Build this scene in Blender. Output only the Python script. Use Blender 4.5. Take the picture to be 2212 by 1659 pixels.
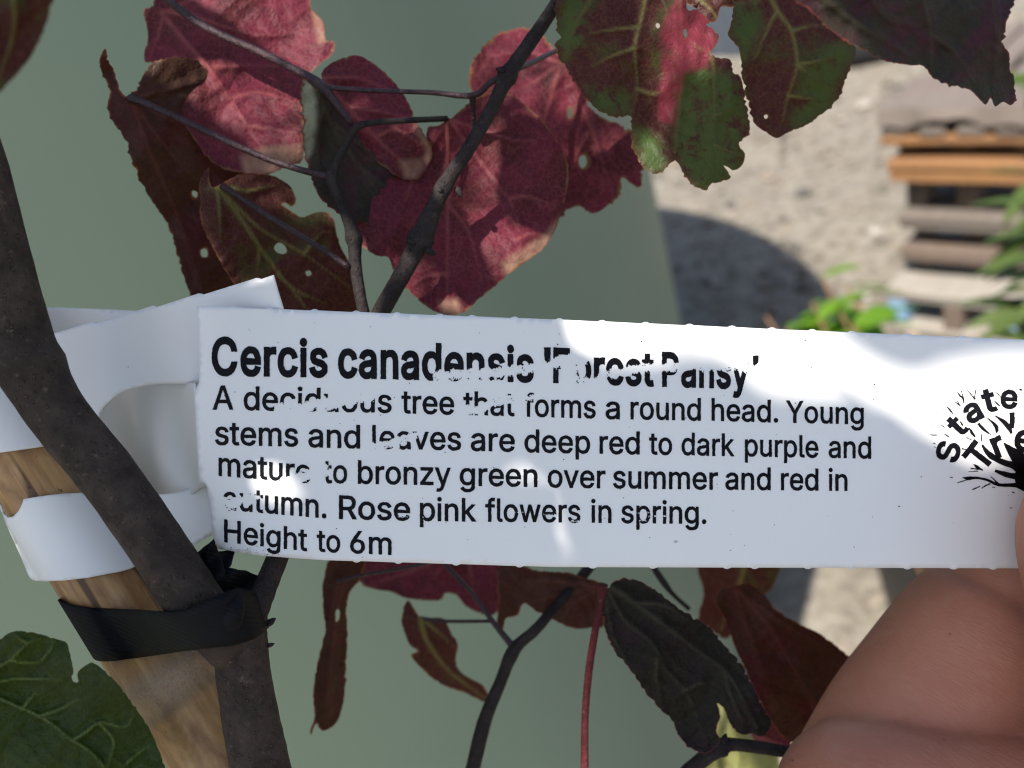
import bpy, bmesh, math, random
import numpy as np
from mathutils import Vector, Matrix, Quaternion
from mathutils.geometry import delaunay_2d_cdt

scene = bpy.context.scene
for o in list(bpy.data.objects):
    bpy.data.objects.remove(o)
COL = scene.collection
rng = random.Random(7)
nrg = np.random.default_rng(7)

# ---------------------------------------------------------------- camera
EYE = Vector((0.0, 0.0, 1.5))
PITCH, ROLL = math.radians(30), math.radians(18)
_F = Vector((0, math.cos(PITCH), -math.sin(PITCH)))
_R0 = Vector((1, 0, 0)); _U0 = _R0.cross(_F)
_R = math.cos(ROLL) * _R0 - math.sin(ROLL) * _U0
_U = math.sin(ROLL) * _R0 + math.cos(ROLL) * _U0
cam_data = bpy.data.cameras.new('camera')
cam = bpy.data.objects.new('camera', cam_data); COL.objects.link(cam)
cam.matrix_world = Matrix(((_R.x, _U.x, -_F.x, EYE.x), (_R.y, _U.y, -_F.y, EYE.y), (_R.z, _U.z, -_F.z, EYE.z), (0, 0, 0, 1)))
cam_data.sensor_width = 36.0
cam_data.lens = 30.0
cam_data.clip_start = 0.002
cam_data.clip_end = 500.0
cam_data.dof.use_dof = True
cam_data.dof.focus_distance = 0.0855
cam_data.dof.aperture_fstop = 25.0
scene.camera = cam

# ---------------------------------------------------------------- light
SUN_EL = math.radians(56)
_h = Vector((0.59, 0.807, 0)).normalized()          # the way the sunlight travels over the ground
SUN = Vector((_h.x * math.cos(SUN_EL), _h.y * math.cos(SUN_EL), -math.sin(SUN_EL)))
world = bpy.data.worlds.new('World'); scene.world = world
world.use_nodes = True
_wn = world.node_tree.nodes; _wl = world.node_tree.links
_sky = _wn.new('ShaderNodeTexSky'); _sky.sky_type = 'NISHITA'; _sky.sun_disc = False; _sky.dust_density = 1.2; _sky.ozone_density = 0.8
_sky.sun_elevation = SUN_EL; _sky.sun_rotation = math.atan2(-_h.x, -_h.y)
_bg = _wn['Background']; _bg.inputs['Strength'].default_value = 0.08
_wl.new(_sky.outputs[0], _bg.inputs[0])
sun_d = bpy.data.lights.new('sun', 'SUN'); sun_d.energy = 3.6; sun_d.angle = math.radians(0.7); sun_d.color = (1, 0.95, 0.87)
sun = bpy.data.objects.new('sun', sun_d); COL.objects.link(sun)
sun.rotation_euler = SUN.to_track_quat('-Z', 'Y').to_euler(); sun.location = (-3, -3, 8)
scene.view_settings.view_transform = 'Standard'
scene.view_settings.look = 'None'
scene.view_settings.gamma = 1.0
scene.view_settings.use_curve_mapping = False
scene.view_settings.exposure = 1.40
scene.render.film_transparent = False
scene.cycles.max_bounces = 10
scene.cycles.transmission_bounces = 6
scene.cycles.use_denoising = True
scene.cycles.filter_width = 1.2

# ---------------------------------------------------------------- picture <-> place
FPX = 2212 * 30.0 / 36.0
CX, CY = 1106.0, 829.5
Fn, Rn, Un, En = (np.array(v) for v in (_F, _R, _U, EYE))
def P(x, y, d):
    'the point of the place seen at (x, y) and d metres along the view axis'
    x = np.asarray(x, float); y = np.asarray(y, float); d = np.asarray(d, float)
    k = d[..., None]
    return En + k * (Fn + ((x - CX) / FPX)[..., None] * Rn - ((y - CY) / FPX)[..., None] * Un)
def on_ground(x, y, z=0.0):
    r = Fn + Rn * (x - CX) / FPX - Un * (y - CY) / FPX
    return En + r * ((En[2] - z) / -r[2])

# ---------------------------------------------------------------- object helpers
def link(name, me, mat=None, parent=None):
    o = bpy.data.objects.new(name, me); COL.objects.link(o)
    if mat is not None and me is not None: me.materials.append(mat)
    if parent is not None: o.parent = parent
    return o
def mesh_from(name, v, f, smooth=True):
    me = bpy.data.meshes.new(name)
    me.from_pydata([tuple(map(float, p)) for p in v], [], [tuple(map(int, q)) for q in f])
    me.update()
    if smooth: me.polygons.foreach_set('use_smooth', [True] * len(me.polygons))
    return me
def tag(o, label=None, cat=None, group=None, kind=None):
    if label: o['label'] = label
    if cat: o['category'] = cat
    if group: o['group'] = group
    if kind: o['kind'] = kind
    return o
def empty(name, loc=(0, 0, 0), label=None, cat=None, group=None, rz=0.0):
    o = bpy.data.objects.new(name, None); COL.objects.link(o)
    o.location = loc; o.rotation_euler = (0, 0, rz); o.empty_display_size = 0.02
    return tag(o, label, cat, group)
def localise(me, loc):
    me.transform(Matrix.Translation(-Vector(loc)))

def catmull(pts, n=6):
    pts = [np.array(p, float) for p in pts]
    if len(pts) < 3:
        return [pts[0] + (pts[-1] - pts[0]) * t for t in np.linspace(0, 1, n + 1)]
    q = [2 * pts[0] - pts[1]] + pts + [2 * pts[-1] - pts[-2]]
    out = []
    for i in range(1, len(q) - 2):
        for k in range(n):
            t = k / n
            a, b, c, e = q[i - 1], q[i], q[i + 1], q[i + 2]
            out.append(0.5 * (2 * b + (c - a) * t + (2 * a - 5 * b + 4 * c - e) * t * t + (3 * b - a - 3 * c + e) * t ** 3))
    out.append(pts[-1])
    return out

def tube_geo(path, radii, sides=12, rough=0.0, knots=(), seed=0):
    'a swept round rod: path Nx3, radii N; knots = (index fraction, swelling, width)'
    g = np.random.default_rng(seed)
    path = np.array(path); n = len(path)
    tan = np.gradient(path, axis=0); tan /= np.linalg.norm(tan, axis=1)[:, None]
    ref = np.array([0.3, 0.2, 0.93]); a = np.cross(tan[0], ref); a /= np.linalg.norm(a)
    V = []; ph = g.uniform(0, 6.28, 6)
    for i in range(n):
        a = a - tan[i] * np.dot(a, tan[i]); a /= np.linalg.norm(a); b = np.cross(tan[i], a)
        r = radii[i]; t = i / (n - 1)
        for (kt, ks, kw) in knots: r *= 1 + ks * math.exp(-((t - kt) / kw) ** 2)
        for k in range(sides):
            an = 2 * math.pi * k / sides
            rr = r * (1 + rough * (math.sin(3 * an + ph[0] + i * .35) * .5 + math.sin(2 * an + ph[1] - i * .21) * .5 + g.normal() * .35))
            V.append(path[i] + rr * (math.cos(an) * a + math.sin(an) * b))
    Fc = []
    for i in range(n - 1):
        for k in range(sides):
            k2 = (k + 1) % sides
            Fc.append((i * sides + k, i * sides + k2, (i + 1) * sides + k2, (i + 1) * sides + k))
    V.append(path[0]); V.append(path[-1]); c0, c1 = len(V) - 2, len(V) - 1
    for k in range(sides):
        Fc.append((c0, (k + 1) % sides, k)); Fc.append((c1, (n - 1) * sides + k, (n - 1) * sides + (k + 1) % sides))
    return V, Fc
def px_tube(name, pts, mat, parent, n=6, sides=12, rough=0.03, knots=(), seed=0, join=None):
    'pts: (x, y, depth, radius in metres)'
    q = np.array(catmull(pts, n))
    V, Fc = tube_geo(P(q[:, 0], q[:, 1], q[:, 2]), q[:, 3], sides, rough, knots, seed)
    if join is not None:
        off = len(join[0]); join[0].extend(V); join[1].extend([tuple(i + off for i in f) for f in Fc]); return None
    return link(name, mesh_from(name, V, Fc), mat, parent)

def inside(poly, x, y):
    poly = np.array(poly, float); x = np.asarray(x, float); y = np.asarray(y, float)
    r = np.zeros(x.shape, bool); j = len(poly) - 1
    for i in range(len(poly)):
        xi, yi = poly[i]; xj, yj = poly[j]
        if yi != yj:
            c = ((yi > y) != (yj > y)) & (x < (xj - xi) * (y - yi) / (yj - yi) + xi)
            r ^= c
        j = i
    return r
def densify(poly, step, jag=0.0, g=None, closed=True):
    out = []; m = len(poly)
    for i in range(m if closed else m - 1):
        a = np.array(poly[i], float); b = np.array(poly[(i + 1) % m], float)
        L = np.linalg.norm(b - a); k = max(1, int(round(L / step)))
        nrm = np.array([-(b - a)[1], (b - a)[0]]) / max(L, 1e-6)
        for t in range(k):
            p = a + (b - a) * t / k
            if jag and t: p = p + nrm * g.normal() * jag
            out.append(p)
    return out
def smooth_poly(poly, n=3):
    pts = [np.array(p, float) for p in poly]; m = len(pts); out = []
    for i in range(m):
        a, b, c, e = pts[i - 1], pts[i], pts[(i + 1) % m], pts[(i + 2) % m]
        for k in range(n):
            t = k / n
            out.append(0.5 * (2 * b + (c - a) * t + (2 * a - 5 * b + 4 * c - e) * t * t + (3 * b - a - 3 * c + e) * t ** 3))
    return out
def fill(outline, holes=(), step=10.0, jitter=0.25, g=nrg):
    'triangulates a polygon with holes: points on a fine grid, outline kept'
    loops = [outline] + list(holes)
    V = []; E = []
    for lp in loops:
        s = len(V); V += [Vector((float(p[0]), float(p[1]))) for p in lp]
        E += [(s + i, s + (i + 1) % len(lp)) for i in range(len(lp))]
    arr = np.array(outline, float)
    x0, y0 = arr.min(0); x1, y1 = arr.max(0)
    gx, gy = np.meshgrid(np.arange(x0, x1, step), np.arange(y0, y1, step * .87))
    gx = gx + (np.arange(gx.shape[0]) % 2)[:, None] * step * .5
    gx = gx + g.normal(size=gx.shape) * step * jitter * .3; gy = gy + g.normal(size=gy.shape) * step * jitter * .3
    gx = gx.ravel(); gy = gy.ravel()
    ok = inside(outline, gx, gy)
    for h in holes: ok &= ~inside(h, gx, gy)
    gx, gy = gx[ok], gy[ok]
    allb = np.vstack([np.array(l, float) for l in loops])
    if len(gx):
        dmin = np.full(len(gx), 1e9)
        for k in range(0, len(allb), 64):
            c = allb[k:k + 64]
            dmin = np.minimum(dmin, np.sqrt((gx[:, None] - c[:, 0]) ** 2 + (gy[:, None] - c[:, 1]) ** 2).min(1))
        ok = dmin > step * .45
        V += [Vector((float(a), float(b))) for a, b in zip(gx[ok], gy[ok])]
    r = delaunay_2d_cdt(V, E, [], 0, 1e-4)
    v2 = np.array([(p.x, p.y) for p in r[0]]); tri = np.array([t for t in r[2] if len(t) == 3])
    c = v2[tri].mean(1)
    ok = inside(outline, c[:, 0], c[:, 1])
    for h in holes: ok &= ~inside(h, c[:, 0], c[:, 1])
    tri = tri[ok]
    used = np.unique(tri); remap = -np.ones(len(v2), int); remap[used] = np.arange(len(used))
    v2 = v2[used]; tri = remap[tri]
    a, b, e = v2[tri[:, 0]], v2[tri[:, 1]], v2[tri[:, 2]]
    cr = (b[:, 0] - a[:, 0]) * (e[:, 1] - a[:, 1]) - (b[:, 1] - a[:, 1]) * (e[:, 0] - a[:, 0])
    flip = cr > 0                       # y runs down the picture: make every face look at the camera
    tri[flip] = tri[flip][:, ::-1]
    return v2, tri
def seg_dist(x, y, line):
    'distance to a polyline and the fraction run along it'
    best = np.full(x.shape, 1e9); frac = np.zeros(x.shape)
    L = [0.0]
    for a, b in zip(line[:-1], line[1:]): L.append(L[-1] + math.hypot(b[0] - a[0], b[1] - a[1]))
    for i, (a, b) in enumerate(zip(line[:-1], line[1:])):
        dx, dy = b[0] - a[0], b[1] - a[1]; q = dx * dx + dy * dy
        t = np.clip(((x - a[0]) * dx + (y - a[1]) * dy) / max(q, 1e-9), 0, 1)
        d = np.hypot(x - a[0] - t * dx, y - a[1] - t * dy)
        m = d < best; best[m] = d[m]; frac[m] = ((L[i] + t * math.sqrt(q)) / L[-1])[m]
    return best, frac

# ---------------------------------------------------------------- materials
class NT:
    def __init__(self, name):
        self.m = bpy.data.materials.new(name); self.m.use_nodes = True
        self.t = self.m.node_tree; self.t.nodes.clear()
        self.out = self.t.nodes.new('ShaderNodeOutputMaterial')
    def n(self, typ, ins=None, **props):
        o = self.t.nodes.new('ShaderNode' + typ)
        for k, v in props.items(): setattr(o, k, v)
        for k, v in (ins or {}).items():
            if isinstance(v, bpy.types.NodeSocket): self.t.links.new(v, o.inputs[k])
            else: o.inputs[k].default_value = v
        return o
    def mix(self, fac, a, b, mode='MIX'):
        o = self.t.nodes.new('ShaderNodeMix'); o.data_type = 'RGBA'; o.blend_type = mode
        for k, v in ((0, fac), (6, a), (7, b)):
            if isinstance(v, bpy.types.NodeSocket): self.t.links.new(v, o.inputs[k])
            else: o.inputs[k].default_value = v if k == 0 else (*v[:3], 1)
        return o.outputs[2]
    def ramp(self, fac, stops, interp='LINEAR'):
        o = self.t.nodes.new('ShaderNodeValToRGB'); self.t.links.new(fac, o.inputs[0]); r = o.color_ramp; r.interpolation = interp
        while len(r.elements) < len(stops): r.elements.new(0.5)
        for e, (p, c) in zip(r.elements, stops):
            e.position = p; e.color = (c, c, c, 1) if isinstance(c, (int, float)) else (*c[:3], 1)
        return o.outputs[0]
    def math(self, op, a, b=0.0, clamp=False):
        o = self.t.nodes.new('ShaderNodeMath'); o.operation = op; o.use_clamp = clamp
        for k, v in ((0, a), (1, b)):
            if isinstance(v, bpy.types.NodeSocket): self.t.links.new(v, o.inputs[k])
            else: o.inputs[k].default_value = v
        return o.outputs[0]
    def surf(self, s): self.t.links.new(s, self.out.inputs[0])
    def coords(self, which='Object', scale=(1, 1, 1), rot=(0, 0, 0)):
        c = self.n('TexCoord'); m = self.n('Mapping', {'Vector': c.outputs[which], 'Scale': scale, 'Rotation': rot}); return m.outputs[0]
    def noise(self, vec, scale, detail=4, rough=.55, dist=0.0):
        return self.n('TexNoise', {'Vector': vec, 'Scale': scale, 'Detail': detail, 'Roughness': rough, 'Distortion': dist}).outputs[0]
    def bump(self, h, strength, dist, normal=None):
        d = {'Height': h, 'Strength': strength, 'Distance': dist}
        if normal is not None: d['Normal'] = normal
        return self.n('Bump', d).outputs[0]
    def attr(self, name): return self.n('Attribute', attribute_name=name).outputs[2]
    def bsdf(self, **k):
        o = self.n('BsdfPrincipled')
        for a, v in k.items():
            a = a.replace('_', ' ')
            if isinstance(v, bpy.types.NodeSocket): self.t.links.new(v, o.inputs[a])
            else: o.inputs[a].default_value = (*v, 1) if isinstance(v, tuple) and len(v) == 3 and a != 'Subsurface Radius' else v
        return o.outputs[0]

def leaf_mat(name, main, patch, vein, edge, patch_amt=.5, transl=.4, tmul=1.6, spec=.35, rough=.5, veinfac=.85, netfac=.45, pscale=1.3, dark=(.03, .012, .012), darkamt=.4, tint=None, rim_sun_tint=(.20, .032, .050), moss=(.050, .080, .022)):
    k = NT(name); uv = k.n('UVMap', uv_map='leaf_uv').outputs[0]
    n1 = k.noise(uv, pscale, 5, .6, .4); n2 = k.noise(uv, pscale * 3.1, 5, .65, .2); n3 = k.noise(uv, 22, 4, .7)
    c = k.mix(k.ramp(n1, [(max(0, .5 - patch_amt * .5 + .14), 1.0), (min(1, .5 - patch_amt * .5 + .30), 0.0)]), main, patch)
    c = k.mix(k.math('MULTIPLY', k.ramp(n2, [(.50, 0.0), (.68, 1.0)]), darkamt), c, dark)
    c = k.mix(k.ramp(n3, [(.56, 0.0), (.74, .5)]), c, tuple(x * .55 for x in main))
    vo = k.n('TexVoronoi', {'Vector': k.mix(.10, uv, k.n('TexNoise', {'Vector': uv, 'Scale': 9.0}).outputs[1]), 'Scale': 15.0}, feature='DISTANCE_TO_EDGE').outputs[0]
    net = k.ramp(vo, [(0.0, 1.0), (.085, 0.0)])
    vo2 = k.n('TexVoronoi', {'Vector': uv, 'Scale': 46.0}, feature='DISTANCE_TO_EDGE').outputs[0]
    net2 = k.ramp(vo2, [(0.0, 1.0), (.12, 0.0)])
    c = k.mix(k.math('MULTIPLY', net2, netfac * .35), c, vein)
    c = k.mix(k.math('MULTIPLY', net, netfac), c, vein)
    va = k.attr('vein'); c = k.mix(k.math('MULTIPLY', va, veinfac, True), c, vein)
    ed = k.attr('edge'); en = k.math('ADD', ed, k.math('MULTIPLY', k.math('SUBTRACT', n2, .5), .9))
    mo = k.math('MULTIPLY', k.attr('moss'), k.ramp(n2, [(.50, 1.0), (.60, .1)])); c = k.mix(k.math('MULTIPLY', mo, k.math('SUBTRACT', 1.0, k.math('MULTIPLY', va, .6)), True), c, moss)
    c = k.mix(k.math('MULTIPLY', k.attr('rim_sun_tint'), k.ramp(n2, [(.38, .55), (.55, .95)]), True), c, rim_sun_tint)  # pale rims and tips; on the bronze leaf a painted sun patch
    c = k.mix(k.ramp(en, [(.84, 0.0), (1.16, 1.0)]), c, edge)
    h = k.math('ADD', k.math('MULTIPLY', vo, .9), k.math('MULTIPLY', n3, .25))
    h = k.math('SUBTRACT', h, k.math('MULTIPLY', va, .5))
    b = k.bump(h, .5, .00030)
    pr = k.bsdf(Base_Color=c, Roughness=rough, Specular_IOR_Level=spec, Normal=b)
    tc = k.mix(1.0, c, tint or (tmul, tmul, tmul), 'MULTIPLY')
    tr = k.n('BsdfTranslucent', {'Color': tc, 'Normal': b}).outputs[0]
    k.surf(k.n('MixShader', {0: transl, 1: pr, 2: tr}).outputs[0])
    return k.m

M = {}
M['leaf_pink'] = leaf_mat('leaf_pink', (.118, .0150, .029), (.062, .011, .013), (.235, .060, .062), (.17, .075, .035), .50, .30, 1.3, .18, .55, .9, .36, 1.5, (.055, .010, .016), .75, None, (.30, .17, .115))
M['leaf_maroon'] = leaf_mat('leaf_maroon', (.050, .012, .014), (.038, .018, .010), (.10, .04, .03), (.14, .055, .022), .3, .32, 1.6, .18, .5, .6, .22, 1.4, (.018, .005, .007), .5, (2.6, 1.2, .8))
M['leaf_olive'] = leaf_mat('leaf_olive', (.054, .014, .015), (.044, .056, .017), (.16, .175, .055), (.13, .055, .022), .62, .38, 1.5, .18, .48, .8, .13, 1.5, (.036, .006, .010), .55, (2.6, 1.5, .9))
M['leaf_purple'] = leaf_mat('leaf_purple', (.050, .016, .024), (.028, .024, .016), (.055, .045, .026), (.13, .03, .022), .36, .25, 1.4, .12, .5, .7, .22, 1.7, (.020, .009, .014), .5, None, (.24, .25, .17))
M['leaf_green'] = leaf_mat('leaf_green', (.021, .036, .007), (.030, .044, .009), (.135, .165, .06), (.07, .04, .012), .3, .40, 1.8, .18, .45, .95, .10, 1.8, (.012, .015, .006), .4, (1.6, 2.2, .6))
M['leaf_dark'] = leaf_mat('leaf_dark', (.019, .011, .012), (.015, .013, .009), (.05, .045, .028), (.16, .045, .04), .3, .15, 1.3, .08, .5, .8, .18, 1.5, (.010, .007, .009), .5)
M['leaf_yellow'] = leaf_mat('leaf_yellow', (.28, .26, .08), (.22, .22, .07), (.42, .40, .16), (.38, .26, .10), .3, .4, 1.3, .3, .5, .7, .2)

def bark(name, c1, c2, c3, scale=1.0, speck=.5, rough=.7, spec=.16):
    k = NT(name); v = k.coords('Object', (1, 1, 1))
    n1 = k.noise(v, 420 * scale, 6, .65); n2 = k.noise(v, 1500 * scale, 4, .7); n3 = k.noise(v, 120 * scale, 3, .5)
    c = k.mix(k.ramp(n1, [(.35, 0.0), (.68, 1.0)]), c1, c2)
    c = k.mix(k.math('MULTIPLY', k.ramp(n3, [(.45, 0.0), (.7, 1.0)]), .6), c, tuple(x * .55 for x in c1))
    c = k.mix(k.math('MULTIPLY', k.ramp(n2, [(.60, 0.0), (.72, 1.0)]), speck), c, c3)
    lv = k.n('TexVoronoi', {'Vector': k.n('Mapping', {'Vector': v, 'Scale': (1, 1, .6)}).outputs[0], 'Scale': 2100.0 * scale, 'Randomness': 1.0}); sz = k.n('SeparateColor', {0: lv.outputs[1]}).outputs[0]
    sp = k.math('MULTIPLY', k.ramp(lv.outputs[0], [(.16, 1.0), (.30, 0.0)]), k.ramp(sz, [(.55, 0.0), (.62, 1.0)]))
    c = k.mix(k.math('MULTIPLY', sp, .3), c, c3)
    h = k.math('ADD', k.math('MULTIPLY', n1, .6), k.math('MULTIPLY', n2, .5)); h = k.math('ADD', h, k.math('MULTIPLY', sp, .9))
    k.surf(k.bsdf(Base_Color=c, Roughness=rough, Specular_IOR_Level=spec, Normal=k.bump(h, 1.0, .0005)))
    return k.m
M['bark'] = bark('bark', (.026, .018, .015), (.066, .048, .037), (.17, .12, .09))
M['twig'] = bark('twig', (.016, .012, .012), (.036, .027, .025), (.10, .08, .066), 1.3, .4)
M['petiole'] = bark('petiole', (.024, .010, .013), (.042, .018, .021), (.12, .075, .07), 1.3, .3, .40, .35)
M['red_petiole'] = bark('red_petiole', (.075, .012, .015), (.12, .026, .026), (.30, .18, .15), 1.2, .35)

def bamboo_mat():
    k = NT('bamboo'); v = k.coords('UV'); v2 = k.n('Mapping', {'Vector': v, 'Scale': (34, 2.0, 1)}).outputs[0]
    n1 = k.noise(v2, 1.0, 5, .6); n2 = k.noise(k.n('Mapping', {'Vector': v, 'Scale': (5, 3, 1)}).outputs[0], 2.2, 5, .6, .5)
    n3 = k.noise(k.n('Mapping', {'Vector': v, 'Scale': (14, 1.3, 1)}).outputs[0], 1.0, 3, .5)
    c = k.mix(k.ramp(n1, [(.32, 0.0), (.66, 1.0)]), (.30, .155, .055), (.46, .285, .125))
    c = k.mix(k.math('MULTIPLY', k.ramp(n2, [(.42, 0.0), (.64, 1.0)]), .75), c, (.17, .080, .034))
    c = k.mix(k.math('MULTIPLY', k.ramp(n3, [(.62, 0.0), (.68, 1.0)]), .85), c, (.055, .024, .012))
    sp = k.noise(k.n('Mapping', {'Vector': v, 'Scale': (30, 22, 1)}).outputs[0], 1.4, 2)
    c = k.mix(k.ramp(sp, [(.70, 0.0), (.75, .8)]), c, (.05, .025, .015))
    nd = k.attr('node'); nn = k.noise(k.n('Mapping', {'Vector': v, 'Scale': (60, 60, 1)}).outputs[0], 2.0, 4, .7)
    c = k.mix(k.math('MULTIPLY', nd, k.ramp(nn, [(.35, .2), (.6, 1.0)]), True), c, (.40, .31, .225))
    h = k.math('ADD', k.math('MULTIPLY', n1, .5), k.math('MULTIPLY', k.math('MULTIPLY', nn, nd), 1.2))
    k.surf(k.bsdf(Base_Color=c, Roughness=.42, Specular_IOR_Level=.25, Normal=k.bump(h, .5, .0003)))
    return k.m
M['bamboo'] = bamboo_mat()

def label_mat():
    k = NT('label_plastic'); v = k.coords('Object', (1, 1, 1))
    n1 = k.noise(v, 60, 4, .6); n2 = k.noise(v, 900, 3, .6); n3 = k.noise(v, 2600, 2, .5)
    c = k.mix(k.ramp(n1, [(.3, 0.0), (.75, 1.0)]), (.84, .825, .79), (.81, .797, .765))
    c = k.mix(k.ramp(n2, [(.735, 0.0), (.765, .75)]), c, (.25, .24, .25))
    b = k.bump(n3, .08, .0001)
    pr = k.bsdf(Base_Color=c, Roughness=.34, Specular_IOR_Level=.45, Normal=b)
    tr = k.n('BsdfTranslucent', {'Color': (.84, .82, .80, 1)}).outputs[0]
    k.surf(k.n('MixShader', {0: .17, 1: pr, 2: tr}).outputs[0])
    return k.m
M['label'] = label_mat()
def ink_mat():
    k = NT('label_ink'); v = k.coords('Object')
    n = k.noise(v, 350, 4, .6)
    c = k.mix(k.ramp(n, [(.4, 0.0), (.75, 1.0)]), (.002, .002, .003), (.008, .008, .010))
    k.surf(k.bsdf(Base_Color=c, Roughness=.5, Specular_IOR_Level=.1))
    return k.m
M['ink'] = ink_mat()
def tape_mat():
    k = NT('tie_tape'); v = k.coords('Object', (1, 1, 1))
    w = k.n('TexWave', {'Vector': v, 'Scale': 900.0, 'Distortion': .6}, wave_type='BANDS', bands_direction='DIAGONAL').outputs[1]
    n = k.noise(v, 260, 4, .6)
    c = k.mix(n, (.004, .004, .0044), (.008, .008, .009))
    k.surf(k.bsdf(Base_Color=c, Roughness=.5, Specular_IOR_Level=.08, Normal=k.bump(k.math('ADD', k.math('MULTIPLY', w, .4), n), .45, .00015)))
    return k.m
M['tape'] = tape_mat()
def skin_mat():
    k = NT('skin'); v = k.coords('Object')
    n1 = k.noise(v, 70, 4, .55); n2 = k.noise(v, 420, 4, .6)
    c = k.mix(k.ramp(n1, [(.3, 0.0), (.7, 1.0)]), (.41, .178, .112), (.345, .130, .080))
    c = k.mix(k.math('MULTIPLY', k.ramp(n2, [(.5, 0.0), (.75, 1.0)]), .5), c, (.42, .205, .13))
    sp = k.noise(v, 700, 2, .5); c = k.mix(k.ramp(sp, [(.735, 0.0), (.76, .7)]), c, (.12, .05, .035))
    al = _R * .88 - _U * .48; ac = _R * .48 + _U * .88
    def dot(vec, q): return k.math('MULTIPLY', k.n('VectorMath', {0: v, 1: tuple(vec)}, operation='DOT_PRODUCT').outputs['Value'], q)
    wr = k.n('CombineXYZ', {0: dot(al, 330), 1: dot(ac, 1700), 2: dot(_F, 420)}).outputs[0]
    w1 = k.noise(wr, 1.0, 4, .6, 1.1)
    vo = k.n('TexVoronoi', {'Vector': k.n('CombineXYZ', {0: dot(al, 800), 1: dot(ac, 2600), 2: dot(_F, 900)}).outputs[0], 'Scale': 1.0}, feature='DISTANCE_TO_EDGE').outputs[0]
    w1 = k.math('MULTIPLY', w1, k.ramp(k.noise(v, 95, 3, .5), [(.40, .12), (.62, 1.0)]))
    h = k.math('ADD', k.math('MULTIPLY', w1, 1.1), k.math('MULTIPLY', k.ramp(vo, [(0.0, 0.0), (.25, 1.0)]), .12))
    b = k.bump(h, .6, .00022)
    k.surf(k.bsdf(Base_Color=c, Roughness=.5, Specular_IOR_Level=.25, Subsurface_Weight=.12, Subsurface_Radius=(.003, .001, .0006), Subsurface_Scale=.5, Normal=b))
    return k.m
M['skin'] = skin_mat()
def plain(name, col, rough=.6, spec=.3, var=.15, scale=30.0, bumpd=0.0):
    k = NT(name); v = k.coords('Object'); n = k.noise(v, scale, 5, .6)
    c = k.mix(k.ramp(n, [(.3, 0.0), (.7, 1.0)]), tuple(x * (1 - var) for x in col), tuple(min(1, x * (1 + var)) for x in col))
    kw = {}
    if bumpd: kw['Normal'] = k.bump(n, .6, bumpd)
    k.surf(k.bsdf(Base_Color=c, Roughness=rough, Specular_IOR_Level=spec, **kw))
    return k.m
M['nail'] = plain('nail', (.50, .29, .24), .3, .5, .06)
def tank_mat():
    k = NT('tank_green'); v = k.coords('Object')
    n1 = k.noise(v, 1.6, 5, .6); n2 = k.noise(k.n('Mapping', {'Vector': v, 'Scale': (9, 9, .7)}).outputs[0], 1.0, 5, .6)
    c = k.mix(k.ramp(n1, [(.35, 0.0), (.7, 1.0)]), (.155, .202, .148), (.172, .220, .160))
    c = k.mix(k.math('MULTIPLY', k.ramp(n2, [(.5, 0.0), (.75, 1.0)]), .35), c, (.192, .21, .172))
    k.surf(k.bsdf(Base_Color=c, Roughness=.5, Specular_IOR_Level=.2)); return k.m
M['tank'] = tank_mat()
M['pot'] = plain('black_plastic', (.018, .018, .019), .45, .4, .2)
M['rubber'] = plain('tyre_rubber', (.016, .016, .017), .7, .3, .25, 20, .003)
M['soil'] = plain('potting_soil', (.05, .035, .025), .9, .1, .4, 60, .01)
M['placeholder'] = plain('blue_grey_placeholder', (.062, .072, .086), .85, .2, .2, 8, .004)
M['stem_green'] = plain('green_stem', (.10, .14, .03), .6, .3, .2)
M['stem_brown'] = plain('brown_stem', (.20, .11, .06), .7, .2, .2)
def wood(name, a, b, c3):
    k = NT(name); v = k.coords('Object', (1, 1, 1)); inf = k.n('ObjectInfo').outputs['Random']
    g = k.n('Mapping', {'Vector': v, 'Scale': (26, 2.2, 26)}).outputs[0]
    n1 = k.noise(g, 2.2, 6, .65, .6); n2 = k.noise(v, 5.0, 4, .6)
    c = k.mix(k.ramp(n1, [(.3, 0.0), (.7, 1.0)]), a, b)
    c = k.mix(k.math('MULTIPLY', k.ramp(n2, [(.45, 0.0), (.7, 1.0)]), .6), c, c3)
    c = k.mix(k.math('MULTIPLY', inf, .35), c, c3)
    k.surf(k.bsdf(Base_Color=c, Roughness=.8, Specular_IOR_Level=.2, Normal=k.bump(n1, .5, .003)))
    return k.m
M['wood_grey'] = wood('wood_grey', (.12, .10, .085), (.18, .155, .132), (.15, .115, .10))
M['wood_brown'] = wood('wood_brown', (.125, .085, .058), (.18, .13, .098), (.115, .095, .088))
M['wood_orange'] = wood('wood_orange', (.24, .115, .045), (.30, .16, .070), (.19, .10, .055))
M['wood_white'] = wood('wood_white', (.25, .225, .19), (.31, .285, .25), (.26, .22, .18))
M['blue_paint'] = wood('blue_paint', (.13, .26, .42), (.19, .33, .48), (.25, .33, .42))
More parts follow.
